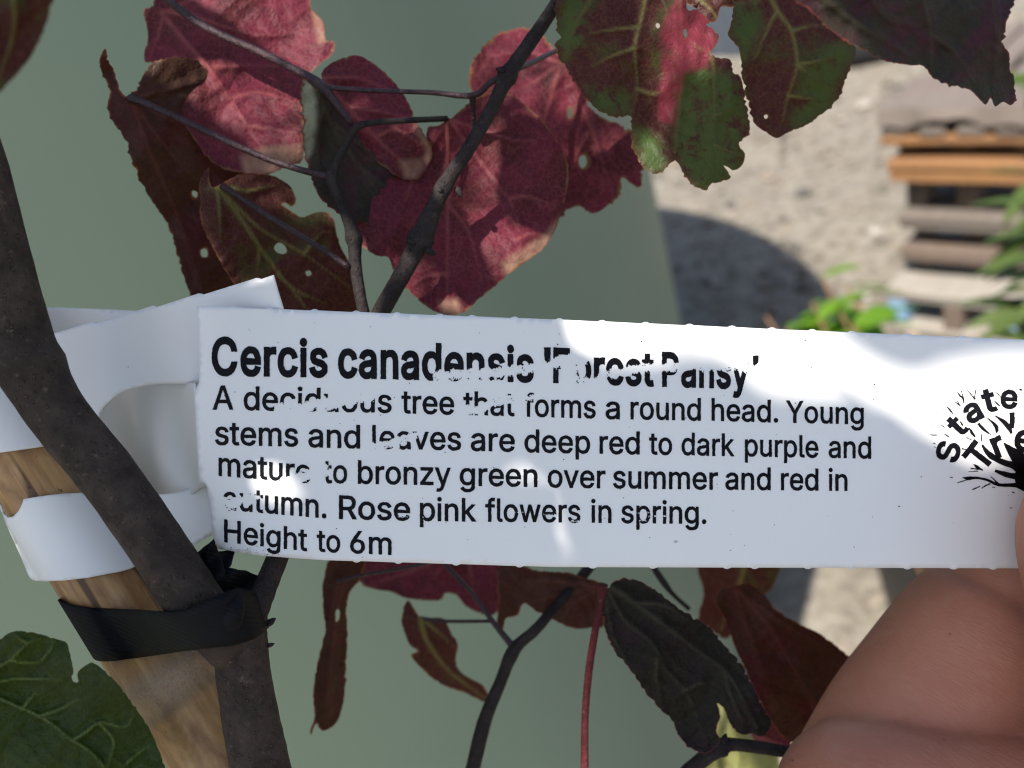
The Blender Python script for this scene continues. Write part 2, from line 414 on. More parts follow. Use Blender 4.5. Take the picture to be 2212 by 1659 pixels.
def ground_mat():
    k = NT('gravel_ground'); v = k.coords('Object')
    n1 = k.noise(v, 1.1, 5, .6); n2 = k.noise(v, 14, 6, .65); n3 = k.noise(v, 70, 4, .6)
    vo = k.n('TexVoronoi', {'Vector': v, 'Scale': 34.0}).outputs[1]
    sep = k.n('SeparateColor', {0: vo}).outputs[0]
    c = k.mix(k.ramp(n1, [(.35, 0.0), (.65, 1.0)]), (.185, .162, .128), (.235, .208, .165))
    c = k.mix(k.ramp(n2, [(.42, 0.0), (.62, 1.0)]), c, (.13, .112, .088))
    c = k.mix(k.math('MULTIPLY', k.ramp(sep, [(.3, 0.0), (1.0, 1.0)]), .5), c, (.28, .25, .21))
    c = k.mix(k.ramp(n3, [(.6, 0.0), (.7, .6)]), c, (.095, .082, .068))
    vd = k.n('TexVoronoi', {'Vector': v, 'Scale': 34.0}).outputs[0]
    k.surf(k.bsdf(Base_Color=c, Roughness=.9, Specular_IOR_Level=.15, Normal=k.bump(k.math('SUBTRACT', n2, vd), .7, .012)))
    return k.m
M['ground'] = ground_mat()
def stone_mat():
    k = NT('gravel_stone'); v = k.coords('Object'); a = k.attr('shade')
    c = k.ramp(a, [(0.0, (.07, .065, .06)), (.35, (.155, .135, .11)), (.6, (.21, .18, .145)), (.8, (.25, .185, .14)), (1.0, (.34, .32, .29))])
    k.surf(k.bsdf(Base_Color=c, Roughness=.85, Specular_IOR_Level=.2))
    return k.m
M['stone'] = stone_mat()
def foliage(name, a, b, t):
    k = NT(name); inf = k.n('ObjectInfo').outputs['Random']; v = k.coords('Object'); n = k.noise(v, 60, 3)
    c = k.mix(inf, a, b); c = k.mix(k.math('MULTIPLY', n, .4), c, tuple(x * .6 for x in a))
    pr = k.bsdf(Base_Color=c, Roughness=.45, Specular_IOR_Level=.35)
    tr = k.n('BsdfTranslucent', {'Color': k.mix(1.0, c, t, 'MULTIPLY')}).outputs[0]
    k.surf(k.n('MixShader', {0: .4, 1: pr, 2: tr}).outputs[0]); return k.m
M['fol_bright'] = foliage('bright_foliage', (.075, .19, .012), (.15, .26, .022), (1.7, 1.9, 1.0))
M['fol_mid'] = foliage('mid_foliage', (.065, .11, .022), (.12, .16, .055), (1.5, 1.6, .9))

# ================================================================ THE SETTING
def ground():
    n = 60
    xs = np.concatenate([np.linspace(-120, -3, 12), np.linspace(-2.8, 7, 70), np.linspace(7.5, 120, 12)])
    ys = np.concatenate([np.linspace(-60, -2, 8), np.linspace(-1.8, 9, 76), np.linspace(9.6, 300, 16)])
    V = []; 
    for y in ys:
        for x in xs:
            z = .012 * math.sin(x * 2.1 + 1) * math.sin(y * 1.7) + .006 * math.sin(x * 5.3 + y * 4.1) if (abs(x) < 8 and -2 < y < 9) else 0
            V.append((x, y, z - .015))
    w = len(xs); Fc = [(j * w + i, j * w + i + 1, (j + 1) * w + i + 1, (j + 1) * w + i) for j in range(len(ys) - 1) for i in range(w - 1)]
    o = link('ground', mesh_from('ground', V, Fc), M['ground'])
    tag(o, kind='structure')
ground()
def gravel():
    t = (1 + 5 ** .5) / 2
    iv = np.array([(-1, t, 0), (1, t, 0), (-1, -t, 0), (1, -t, 0), (0, -1, t), (0, 1, t), (0, -1, -t), (0, 1, -t), (t, 0, -1), (t, 0, 1), (-t, 0, -1), (-t, 0, 1)]) / 1.9
    IF = [(0, 11, 5), (0, 5, 1), (0, 1, 7), (0, 7, 10), (0, 10, 11), (1, 5, 9), (5, 11, 4), (11, 10, 2), (10, 7, 6), (7, 1, 8), (3, 9, 4), (3, 4, 2), (3, 2, 6), (3, 6, 8), (3, 8, 9), (4, 9, 5), (2, 4, 11), (6, 2, 10), (8, 6, 7), (9, 8, 1)]
    IF = np.array(IF); V = []; Fc = []; sh = []; g = np.random.default_rng(3); off = 0
    for i in range(5200):
        y = .6 + 6.0 * g.random() ** 1.5; x = .1 + (y * .62 + .5) * g.random()
        s = g.choice([.006, .009, .013, .02, .03], p=[.35, .3, .2, .11, .04]) * g.uniform(.7, 1.3)
        v = iv * (s * g.uniform(.7, 1.2, 3)) * g.uniform(.8, 1.2, (12, 1)); a = g.uniform(0, 6.28)
        v = np.stack([v[:, 0] * math.cos(a) - v[:, 1] * math.sin(a), v[:, 0] * math.sin(a) + v[:, 1] * math.cos(a), v[:, 2] * .6], 1)
        V.append(v + (x, y, -.01 + s * .2)); Fc.append(IF + off); off += 12; sh += [g.random()] * 12
    me = mesh_from('gravel', np.vstack(V), np.vstack(Fc), False)
    me.attributes.new('shade', 'FLOAT', 'POINT').data.foreach_set('value', sh)
    tag(link('gravel', me, M['stone']), 'loose grey and tan gravel scattered over the sunlit yard', None, None, 'stuff')
gravel()

# round water tank
TR, TH = 1.77, 2.08
_T = 1.35 * np.array([math.sin(math.radians(13.6)), math.cos(math.radians(13.6))])
TC = _T + TR * np.array([-math.cos(math.radians(13.6)), math.sin(math.radians(13.6))])
def tank():
    root = empty('water_tank', (TC[0], TC[1], 0), 'large round pale green plastic water tank standing behind the redbud tree', 'water tank')
    n = 160
    prof = [(TR - .02, -.03), (TR, 0.0), (TR, .05)] + [(TR, z) for z in np.linspace(.2, TH - .06, 16)] + [(TR - .006, TH - .03), (TR - .025, TH - .006), (TR - .06, TH)]
    V = [(r * math.cos(2 * math.pi * k / n), r * math.sin(2 * math.pi * k / n), z) for r, z in prof for k in range(n)]
    Fc = [(i * n + k, i * n + (k + 1) % n, (i + 1) * n + (k + 1) % n, (i + 1) * n + k) for i in range(len(prof) - 1) for k in range(n)]
    link('tank_wall', mesh_from('tank_wall', V, Fc), M['tank'], root)
    prof = [(TR - .061, TH - .002), (TR * .7, TH + .10), (TR * .35, TH + .17), (.25, TH + .19)]
    V = [(r * math.cos(2 * math.pi * k / n), r * math.sin(2 * math.pi * k / n), z) for r, z in prof for k in range(n)]
    Fc = [(i * n + k, i * n + (k + 1) % n, (i + 1) * n + (k + 1) % n, (i + 1) * n + k) for i in range(len(prof) - 1) for k in range(n)]
    Fc.append(tuple((len(prof) - 1) * n + k for k in range(n)))
    link('tank_roof', mesh_from('tank_roof', V, Fc), M['tank'], root)
tank()

# ---- pallets
def box_geo(x0, x1, y0, y1, z0, z1, warp=0.0, g=rng, n=6, bev=.003):
    'a plank: lightly bent box with n cuts along its long side'
    lx, ly = x1 - x0, y1 - y0
    V = []; Fc = []
    along_x = lx >= ly; L = n
    a = g.uniform(-warp, warp); b = g.uniform(-warp, warp)
    for i in range(L + 1):
        t = i / L; dz = a * math.sin(t * 3.14) + b * math.sin(t * 6.28)
        for (u, w) in ((0, 0), (1, 0), (1, 1), (0, 1)):
            uu = bev if u == 0 else -bev; ww = bev * .5 if w == 0 else -bev * .5
            if along_x: V.append((x0 + lx * t, (y0 if u == 0 else y1), (z0 if w == 0 else z1) + dz))
            else: V.append(((x0 if u == 0 else x1), y0 + ly * t, (z0 if w == 0 else z1) + dz))
    for i in range(L):
        for k in range(4): Fc.append((i * 4 + k, i * 4 + (k + 1) % 4, (i + 1) * 4 + (k + 1) % 4, (i + 1) * 4 + k))
    Fc.append((3, 2, 1, 0)); Fc.append((L * 4, L * 4 + 1, L * 4 + 2, L * 4 + 3))
    return V, Fc
def plank(name, dims, mat, parent, warp=.0, n=6):
    V, Fc = box_geo(*dims, warp=warp, n=n)
    me = mesh_from(name, V, Fc, False)
    bm = bmesh.new(); bm.from_mesh(me); bmesh.ops.recalc_face_normals(bm, faces=bm.faces); bm.to_mesh(me); bm.free()
    o = link(name, me, mat, parent)
    b = o.modifiers.new('edge', 'BEVEL'); b.width = .004; b.segments = 1; b.limit_method = 'ANGLE'
    return o
PAL = Vector(tuple(on_ground(1938, 694))); PAL.z = 0
_pe = Vector((0.61, -0.79, 0)).normalized(); PAL_RZ = math.atan2(_pe.y, _pe.x)
_pd = Vector((-_pe.y, _pe.x, 0))
def pallet(z, label, W, D, layers, fwd=0.0, side=0.0, turn=0.0, deck_n=9, warp=.004):
    'layers from the ground up: (kind, height, material); x along the front, y away from the viewer'
    loc = PAL - _pd * fwd + _pe * side
    root = empty('wooden_pallet', (loc.x, loc.y, z), label, 'pallet', 'wooden pallets stacked on the gravel', PAL_RZ + turn)
    rows = (0.0, D / 2 - .05, D - .1); z0 = 0.0
    for kind, h, mat in layers:
        if kind == 'board':
            for y in rows: plank('stringer_board', (0.003, W - .003, y, y + .1, z0 + .001, z0 + h), mat, root, warp * .3)
        elif kind == 'long_deck':
            nb = 6; bw = (D + .01) / nb
            for i in range(nb): plank('deck_board', (rng.uniform(-.004, .006), W - rng.uniform(-.004, .006), -.006 + i * bw, -.006 + (i + 1) * bw - rng.uniform(.02, .035), z0 + .001, z0 + h), mat, root, warp)
        elif kind == 'deck':
            bw = W / deck_n
            for i in range(deck_n):
                plank('deck_board', (i * bw + rng.uniform(.004, .012), (i + 1) * bw - rng.uniform(.006, .02), -.006 + rng.uniform(-.006, .006), D + rng.uniform(-.008, .01), z0 + .001, z0 + h), mat, root, warp)
        else:
            ins = .0 if kind == 'flush' else .07
            mats = mat if isinstance(mat, list) else [mat] * 3
            for i, x in enumerate((ins * .2, W / 2 - .028, W - .056 - ins * .2)):
                for y in (ins, D / 2 - .045, D - .098): plank('block', (x + .004, x + .056, y + .003, y + .092, z0 + .001, z0 + h), mats[i], root, 0, 1)
        z0 += h
    return z + z0 + .003
WG, WB, WO, WW, BP = (M[k] for k in ('wood_grey', 'wood_brown', 'wood_orange', 'wood_white', 'blue_paint'))
W_ = .375
z = pallet(0.004, 'white washed pallet with blue painted end blocks, lowest of the stack', W_, .95, [('board', .024, WW), ('flush', .085, [BP, WB, BP]), ('board', .018, WW), ('long_deck', .022, WW)], .06, -.005, 0.0, 6, .002)
z = pallet(z, 'greyish brown weathered pallet second from the ground', W_ - .012, .9, [('gap', .055, WB), ('board', .042, WB), ('gap', .060, WB), ('board', .022, WG), ('long_deck', .024, WG)], -.01, .012, .015)
z = pallet(z, 'orange brown pallet without bottom boards, third from the ground', W_ - .012, .9, [('gap', .105, WB), ('board', .036, WO), ('long_deck', .028, WO)], .01, -.002, -.01)
z = pallet(z, 'topmost pallet with orange sides and a grey weathered deck', W_ + .01, .92, [('gap', .042, WO), ('board', .028, WO), ('deck', .024, WG)], .015, -.02, .005, 4, .005)
# thick grey beam with a broken lower edge resting on the topmost pallet
def slab():
    W = .41; n = 40; V = []; Fc = []
    for i in range(n + 1):
        x = W * i / n
        low = .0 + 0.022 * max(0, math.sin((x - .09) * 17)) * (1 if .05 < x < .30 else .3) + .004 * math.sin(x * 61)
        for (y, zz) in ((0, low + .002), (0.01 + .003 * math.sin(x * 40), .048 + .004 * math.sin(x * 23)), (.26, .05 + .006 * math.sin(x * 17)), (.265, .002)):
            V.append((x, y + .004 * math.sin(x * 30), zz))
    for i in range(n):
        for k in range(4): Fc.append((i * 4 + k, i * 4 + (k + 1) % 4, (i + 1) * 4 + (k + 1) % 4, (i + 1) * 4 + k))
    Fc.append((3, 2, 1, 0)); Fc.append((n * 4, n * 4 + 1, n * 4 + 2, n * 4 + 3))
    me = mesh_from('timber_slab', V, Fc, False)
    bm = bmesh.new(); bm.from_mesh(me); bmesh.ops.recalc_face_normals(bm, faces=bm.faces); bm.to_mesh(me); bm.free()
    o = link('timber_slab', me, M['wood_grey']); loc = PAL - _pd * .03 - _pe * .02
    o.location = (loc.x, loc.y, z + .002); o.rotation_euler = (0, 0, PAL_RZ)
    tag(o, 'thick weathered grey timber slab with a broken edge lying on the pallet stack', 'timber')
slab()

# ---- black pot, tyre, blue-grey placeholder: glimpsed between the leaves
def pot(loc, r, h, label, group=None):
    root = empty('plant_pot', loc, label, 'plant pot', group)
    n = 40
    prof = [(0.0, 0.0), (r * .72, 0.0), (r * .74, .006), (r * .96, h - .03), (r * .96, h - .022), (r * .93, h - .022), (r * .90, h - .06)]
    V = [(p * math.cos(2 * math.pi * k / n), p * math.sin(2 * math.pi * k / n), zz) for p, zz in prof for k in range(n)]
    Fc = [(i * n + k, i * n + (k + 1) % n, (i + 1) * n + (k + 1) % n, (i + 1) * n + k) for i in range(len(prof) - 1) for k in range(n)]
    link('pot_wall', mesh_from('pot_wall', V, Fc), M['pot'], root)
    prof = [(r * .965, h - .03), (r * 1.04, h - .03), (r * 1.05, h), (r * .98, h + .002), (r * .965, h - .03)]
    V = [(p * math.cos(2 * math.pi * k / n), p * math.sin(2 * math.pi * k / n), zz) for p, zz in prof for k in range(n)]
    Fc = [(i * n + k, i * n + (k + 1) % n, (i + 1) * n + (k + 1) % n, (i + 1) * n + k) for i in range(len(prof) - 1) for k in range(n)]
    link('pot_rim', mesh_from('pot_rim', V, Fc), M['pot'], root)
    V = [(0, 0, h - .045)] + [(r * .905 * math.cos(2 * math.pi * k / n), r * .905 * math.sin(2 * math.pi * k / n), h - .05) for k in range(n)]
    link('soil', mesh_from('soil', V, [(0, 1 + k, 1 + (k + 1) % n) for k in range(n)]), M['soil'], root)
    return root
def tyre(loc, R, w):
    root = empty('rubber_tyre', loc, 'black rubber tyre lying flat on the sunlit gravel far behind the leaves', 'tyre')
    n = 64; m = 16; V = []; Fc = []
    for k in range(n):
        a = 2 * math.pi * k / n
        for j in range(m):
            b = 2 * math.pi * j / m
            rr = R - w * .62 + w * .62 * math.copysign(abs(math.cos(b)) ** .6, math.cos(b)); zz = w * .5 + w * .5 * math.copysign(abs(math.sin(b)) ** .6, math.sin(b))
            if math.cos(b) > .6 and k % 2: rr -= .006
            V.append((rr * math.cos(a), rr * math.sin(a), zz))
    for k in range(n):
        for j in range(m): Fc.append((k * m + j, ((k + 1) % n) * m + j, ((k + 1) % n) * m + (j + 1) % m, k * m + (j + 1) % m))
    link('tread_and_walls', mesh_from('tread_and_walls', V, Fc), M['rubber'], root)
g_ = on_ground(1868, 112); tyre((g_[0], g_[1], 0), .33, .20)
def far_placeholder():
    a = on_ground(1470, 118); b = on_ground(1640, 118)
    root = empty('placeholder_block', (a[0], a[1], 0), 'blue grey concrete block standing in for an unidentified shape far off between two leaves', 'concrete block')  # block added in place of an unidentified blue-grey shape
    d = Vector((b[0] - a[0], b[1] - a[1], 0)); L = d.length; d.normalize(); nrm = Vector((-d.y, d.x, 0))
    V, Fc = box_geo(0, L, 0, .4, -.03, .62, 0, n=2)
    me = mesh_from('block_body', V, Fc, False)
    bm = bmesh.new(); bm.from_mesh(me); bmesh.ops.recalc_face_normals(bm, faces=bm.faces); bm.to_mesh(me); bm.free()
    o = link('block_body', me, M['placeholder'], root); root.rotation_euler = (0, 0, math.atan2(d.y, d.x))
    bv = o.modifiers.new('edge', 'BEVEL'); bv.width = .02; bv.segments = 2
    V, Fc = box_geo(L * .25, L * .75, .12, .28, .62, .66, 0, n=1)
    me = mesh_from('locating_lug', V, Fc, False); link('locating_lug', me, M['placeholder'], root)
far_placeholder()

# ---- shrubs
def leaf_blade(L, W, fold=.25, droop=.2):
    V = []; Fc = []; n = 6
    for i in range(n + 1):
        t = i / n; w = W * math.sin(math.pi * min(1, t * .92 + .06)) ** .8 * (1 - .25 * t)
        zz = -droop * L * t * t
        V += [(L * t, -w / 2, zz + fold * w / 2), (L * t, 0, zz), (L * t, w / 2, zz + fold * w / 2)]
    for i in range(n):
        a = i * 3; Fc += [(a, a + 1, a + 4, a + 3), (a + 1, a + 2, a + 5, a + 4)]
    return mesh_from('leaf', V, Fc)
def shrub(name, base, tips, blade, mat, smat, label, per=7, g=None, spread=.5, bare=()):
    g = g or random.Random(2)
    root = empty(name, base, label, 'shrub')
    blade.materials.append(mat)
    b = np.array(base)
    for q, tip in enumerate(tips):
        tip = np.array(tip); mid = b * .45 + tip * .55 + np.array([g.uniform(-.02, .02), g.uniform(-.02, .02), .05])
        path = np.array(catmull([b, mid, tip], 8)) - b
        V, Fc = tube_geo(path, np.linspace(.004, .0016, len(path)), 6)
        link('stem', mesh_from('stem', V, Fc), smat, root)
        if q in bare: continue
        for i in range(per):
            t = 1 - (i / per) ** 1.2 * spread
            k = int(t * (len(path) - 1)); p = path[k]
            o = bpy.data.objects.new('leaf', blade); COL.objects.link(o); o.parent = root
            o.location = p; o.rotation_euler = (g.uniform(-.5, .5), g.uniform(-.5, .35), i * 2.4 + g.uniform(-.4, .4))
            s = g.uniform(.7, 1.15); o.scale = (s, s, s)
    return root
gc = P(2150, 1250, 1.35)
shrub('green_shrub', (gc[0], gc[1], 0), [P(1778, 600, 1.02), P(1810, 665, 1.0), P(1850, 640, 1.06), P(1770, 690, .99), P(1845, 700, 1.0), P(1725, 706, 1.04), P(1755, 655, 1.03), P(1700, 712, 1.03), P(1830, 620, 1.03), P(1890, 690, 1.05), P(1655, 684, 1.03)],
      leaf_blade(.050, .026), M['fol_bright'], M['stem_brown'], 'bright green leafy shrub in front of the tank shadow beside the pallets', 13, random.Random(4), .15, (10,))
gc = P(2420, 620, .84)
shrub('green_shrub', (gc[0], gc[1], 0), [P(2250, 262, .86), P(2262, 330, .80), P(2250, 440, .79), P(2244, 395, .84), P(2246, 520, .79), P(2262, 560, .80), P(2225, 575, .83), P(2240, 650, .80), P(2285, 470, .80), P(2262, 40, .82), P(2236, 690, .81), P(2300, 600, .79)],
      leaf_blade(.060, .020, .3, .3), M['fol_mid'], M['stem_green'], 'blurred green shrub at the right edge in front of the pallets', 9, random.Random(9), .16)

# ================================================================ THE YOUNG TREE
def zA(p): return [(x * .4, y * .4) for x, y in p]
def zB(p): return [(619.4 + x * .4, y * .4) for x, y in p]
def zC(p): return [(1150.2 + x * .48, y * .48) for x, y in p]
def zL(p): return [(x * .36, 1061.8 + y * .36) for x, y in p]
def zM(p): return [(619.4 + x * .32, 1194.5 + y * .32) for x, y in p]
def zR(p): return [(1238.7 + x * .44, 1194.5 + y * .44) for x, y in p]

trunk_foot = P(640, 1720, .0835)
TREE_G = np.array([trunk_foot[0] + .02, trunk_foot[1] + .05, 0.0])
tree = empty('redbud_tree', tuple(TREE_G), 'young redbud tree with dark bark and red and bronze leaves, tied to a bamboo cane', 'tree')
T_INV = Matrix.Translation(-Vector(TREE_G))
def tree_part(name, V, Fc, mat, parent=None, uv=None, attrs=None):
    me = mesh_from(name, np.array(V) - TREE_G, Fc)
    if uv is not None:
        l = me.uv_layers.new(name='leaf_uv'); idx = np.zeros(len(me.loops), int); me.loops.foreach_get('vertex_index', idx)
        l.data.foreach_set('uv', uv[idx].astype(np.float32).ravel())
    for k, a in (attrs or {}).items():
        me.attributes.new(k, 'FLOAT', 'POINT').data.foreach_set('value', np.asarray(a, np.float32))
    return link(name, me, mat, parent or tree)
def branch(name, pts, mat, n=6, sides=12, rough=.04, knots=(), seed=0, parent=None):
    q = np.array(catmull(pts, n)); V, Fc = tube_geo(P(q[:, 0], q[:, 1], q[:, 2]), q[:, 3], sides, rough, knots, seed)
    return tree_part(name, V, Fc, mat, parent)
px = lambda r, d: r * d / FPX            # radius given in picture units at depth d

# trunk: from the pot to the fork under the tie
def trunk():
    q = [(532, 1318, .0830, px(44, .083)), (520, 1360, .0832, px(54, .083)), (524, 1440, .0834, px(58, .083)), (540, 1540, .0835, px(60, .083)), (562, 1660, .0836, px(63, .083)), (588, 1800, .0837, px(66, .083))]
    c = np.array(catmull(q, 7)); pth = list(P(c[:, 0], c[:, 1], c[:, 2])); rad = list(c[:, 3])
    end = pth[-1]; foot = np.array([TREE_G[0], TREE_G[1], .24])
    for t in np.linspace(0, 1, 30)[1:]:
        w = np.array([math.sin(t * 7) * .006, math.sin(t * 5 + 1) * .006, 0]) * math.sin(t * math.pi)
        pth.append(end + (foot - end) * t + w); rad.append(rad[len(c) - 1] * (1 + .9 * t))
    V, Fc = tube_geo(pth, rad, 20, .025, [(.03, .10, .03)], 5)
    tree_part('trunk', V, Fc, M['bark'])
trunk()
branch('leader', [(-190, 60, .075, px(58, .076)), (-70, 300, .0765, px(59, .077)), (-8, 520, .078, px(60, .078)), (38, 690, .079, px(60, .079)), (66, 790, .0795, px(66, .079)), (130, 900, .080, px(61, .08)), (235, 1030, .0802, px(60, .08)), (335, 1170, .0803, px(60, .08)), (420, 1300, .0805, px(60, .08)), (485, 1385, .082, px(52, .081)), (515, 1430, .0832, px(40, .081))], M['bark'], 7, 24, .02, [(.40, .10, .03)], 3)
branch('branch', [(520, 1380, .0832, px(40, .083)), (550, 1318, .0838, px(30, .084)), (585, 1240, .0858, px(25, .085)), (650, 1080, .090, px(22, .09)), (735, 860, .0925, px(20, .092)), (815, 690, .0935, px(20, .093)), (870, 590, .0935, px(20, .093)), (905, 525, .0935, px(21, .093)), (955, 410, .0935, px(16, .093)), (1010, 325, .0935, px(16, .093)), (1060, 238, .0935, px(15, .093)), (1100, 158, .0935, px(16, .093)), (1160, 70, .0935, px(15, .093)), (1225, -30, .0935, px(14, .093)), (1330, -200, .092, px(13, .092))],
       M['twig'], 8, 16, .05, [(.505, .5, .011), (.575, .25, .01), (.78, .45, .010), (.53, .18, .008)], 8)
def bud(x, y, d, r, ang, seed):
    dx, dy = math.cos(ang), math.sin(ang)
    branch('bud', [(x, y, d, px(r * .7, d)), (x + dx * r, y + dy * r, d, px(r, d)), (x + dx * 2.2 * r, y + dy * 2.2 * r, d, px(r * .75, d)), (x + dx * 3.1 * r, y + dy * 3.1 * r, d, px(r * .2, d))], M['twig'], 3, 8, .1, (), seed)
bud(898, 528, .0925, 8, 3.6, 1); bud(920, 540, .0925, 8, .4, 2); bud(1092, 152, .0925, 7, 3.3, 3); bud(955, 412, .0925, 5, 3.5, 4); bud(985, 405, .094, 8, 1.0, 5); bud(575, 1350, .0835, 8, -.6, 6); bud(578, 1395, .0835, 5, -.3, 7)
branch('twig', [(790, 690, .0945, px(13, .094)), (778, 640, .0945, px(13, .094)), (768, 570, .0945, px(13, .094)), (764, 515, .0945, px(14, .094)), (742, 450, .0945, px(12, .094)), (715, 384, .0945, px(12, .094)), (728, 350, .0945, px(9, .094)), (748, 312, .0942, px(8, .094)), (770, 276, .094, px(9, .094)), (800, 266, .0945, px(7, .094)), (880, 260, .0965, px(6.5, .096)), (965, 256, .0995, px(6, .099))], M['twig'], 7, 12, .06, [(.27, .35, .02), (.46, .2, .02)], 12)
branch('twig', [(1098, 158, .0945, px(8, .094)), (1060, 178, .0955, px(7, .095)), (1021, 206, .0965, px(7, .096)), (930, 200, .0960, px(5.5, .096)), (840, 197, .0955, px(5, .095)), (770, 194, .0948, px(5.5, .095)), (700, 188, .094, px(6, .094))], M['petiole'], 7, 10, .05, (), 13)
branch('twig', [(1021, 204, .0965, px(8, .096)), (1022, 240, .0985, px(6, .098)), (1024, 285, .101, px(6, .1))], M['petiole'], 5, 10, .05, (), 14)
branch('twig', [(1095, 158, .096, px(6, .096)), (1150, 135, .101, px(6, .1)), (1212, 108, .106, px(5, .106)), (1250, 130, .109, px(4, .109))], M['petiole'], 5, 10, .04, (), 15)
branch('twig', [(1013, 1700, .109, px(16, .11)), (1045, 1562, .109, px(15, .11)), (1080, 1476, .109, px(13, .11)), (1112, 1402, .109, px(13, .11)), (1157, 1360, .110, px(12, .11)), (1200, 1310, .112, px(11, .11)), (1290, 1200, .116, px(12, .11)), (1360, 1050, .120, px(10, .12))], M['twig'], 7, 14, .05, [(.40, .18, .04)], 16)
branch('twig', [(1112, 1402, .109, px(8, .11)), (1061, 1338, .110, px(6, .11)), (1019, 1281, .111, px(5, .11)), (971, 1230, .113, px(5, .11)), (930, 1180, .115, px(4, .11))], M['petiole'], 6, 10, .05, (), 17)
branch('twig', [(1380, 1170, .12, px(7, .12)), (1410, 1222, .12, px(7, .12)), (1432, 1256, .12, px(8, .12)), (1455, 1285, .12, px(5, .12)), (1488, 1315, .121, px(5, .12))], M['twig'], 6, 10, .05, (), 18)
branch('twig', [(1440, 1720, .104, px(18, .104)), (1500, 1655, .103, px(17, .103)), (1556, 1616, .102, px(16, .103)), (1592, 1609, .102, px(14, .103)), (1690, 1622, .102, px(13, .103)), (1790, 1640, .103, px(12, .103))], M['twig'], 6, 12, .06, [(.42, .35, .04)], 19)
bud(1560, 1608, .1015, 8, -1.2, 21)

# ---------------------------------------------------------------- leaves
LEAF_N = [0]
def leaf(outline, d, mat, veins=(), tilt=(0, 0), holes=(), cup=0.0, ripple=.0006, fold=None, seed=0, rough=1.0, stalk=None, smooth=True, step=5.5, label=None, vw=4.6, stalk_mat='petiole', rot=None, shape=None, edgew=26.0, rim_sun_tint=(), moss=()):
    '''outline, holes and veins in picture units; d depth of the centre; tilt = depth change across 1000 units in x and y;
    fold = (line, slope): the side of the line that bends towards the eye'''
    g = np.random.default_rng(seed + 100)
    o = smooth_poly(outline, 3) if smooth else outline
    o = densify(o, 6.0, rough, g)
    hs = [densify(smooth_poly(h, 3), 5.0, 1.0, g) for h in holes]
    v, tri = fill(o, hs, step, .3, g)
    x, y = v[:, 0], v[:, 1]
    c = np.array(outline, float).mean(0); R = max(np.ptp(np.array(outline)[:, 0]), np.ptp(np.array(outline)[:, 1])) / 2
    dx, dy = (x - c[0]), (y - c[1])
    dep = d + (tilt[0] * dx + tilt[1] * dy) * 2.0e-6 + cup * ((dx * dx + dy * dy) / R ** 2)
    p = g.uniform(0, 6.28, 8)
    dep = dep + ripple * (np.sin(dx / 47 + p[0] + dy / 90) + .8 * np.sin(dy / 39 + p[1] - dx / 120) + .5 * np.sin((dx + dy) / 23 + p[2]) * .6)
    if fold:
        for (line, slope) in fold:
            a, b = np.array(line[0], float), np.array(line[1], float); t = (b - a) / np.linalg.norm(b - a)
            sd = (x - a[0]) * -t[1] + (y - a[1]) * t[0]
            dep = dep - slope * np.logaddexp(0, sd / 6.0) * 6.0 / 1000.0
    if shape is not None: dep = dep + shape(x, y)
    vein = np.zeros(len(x)); groove = np.zeros(len(x))
    for k, line in enumerate(veins):
        line = [tuple(q) for q in (catmull(line, 5) if len(line) > 2 else line)]
        di, fr = seg_dist(x, y, line); w = np.maximum(vw * (1.0 if k == 0 else .75) * (1.15 - .75 * fr), 2.0)
        fd = 1 - (.45 if k == 0 else .75) * fr ** 1.5; vein = np.maximum(vein, fd * np.exp(-(di / w) ** 2)); groove = np.maximum(groove, fd * np.exp(-(di / (w * 3.6)) ** 2))
    dep = dep - groove * .00045
    # fine quilting between the veins
    dep = dep + .00012 * np.sin(x / 9.0 + 3 * np.sin(y / 31)) * np.sin(y / 10.0 + 2 * np.sin(x / 27))
    ob = np.array(o, float); di = np.full(len(x), 1e9)
    for lp in [ob] + [np.array(h, float) for h in hs]:
        for k in range(0, len(lp), 64):
            cc = lp[k:k + 64]; di = np.minimum(di, np.sqrt((x[:, None] - cc[:, 0]) ** 2 + (y[:, None] - cc[:, 1]) ** 2).min(1))
    edge = np.exp(-di / edgew)
    def patch(polys, soft):
        r = np.zeros(len(x))
        for lp in polys:
            q = np.array(list(lp) + [lp[0]], float); dd, _ = seg_dist(x, y, [tuple(t) for t in q])
            r = np.maximum(r, np.clip(.5 + np.where(inside(lp, x, y), dd, -dd) / soft, 0, 1))
        return r
    bl = patch(rim_sun_tint, 14.0); ml = patch(moss, 30.0)
    a = g.uniform(0, 6.28) if rot is None else rot
    uv = np.stack([(dx * math.cos(a) - dy * math.sin(a)) / 200 + seed * 3.7, (dx * math.sin(a) + dy * math.cos(a)) / 200 + seed * 1.3], 1)
    lf = tree_part('leaf', P(x, y, dep), tri, M[mat], None, uv, {'vein': vein, 'edge': edge, 'rim_sun_tint': bl, 'moss': ml})
    if label: lf['label'] = label
    if stalk:
        q = np.array(catmull(stalk, 6)); V, Fc = tube_geo(P(q[:, 0], q[:, 1], q[:, 2]), q[:, 3], 10, .05, (), seed)
        tree_part('leaf_stalk', V, Fc, M[stalk_mat], lf)
    LEAF_N[0] += 1
    return lf
S_ = lambda x, y, d, r: (x, y, d, px(r, d))

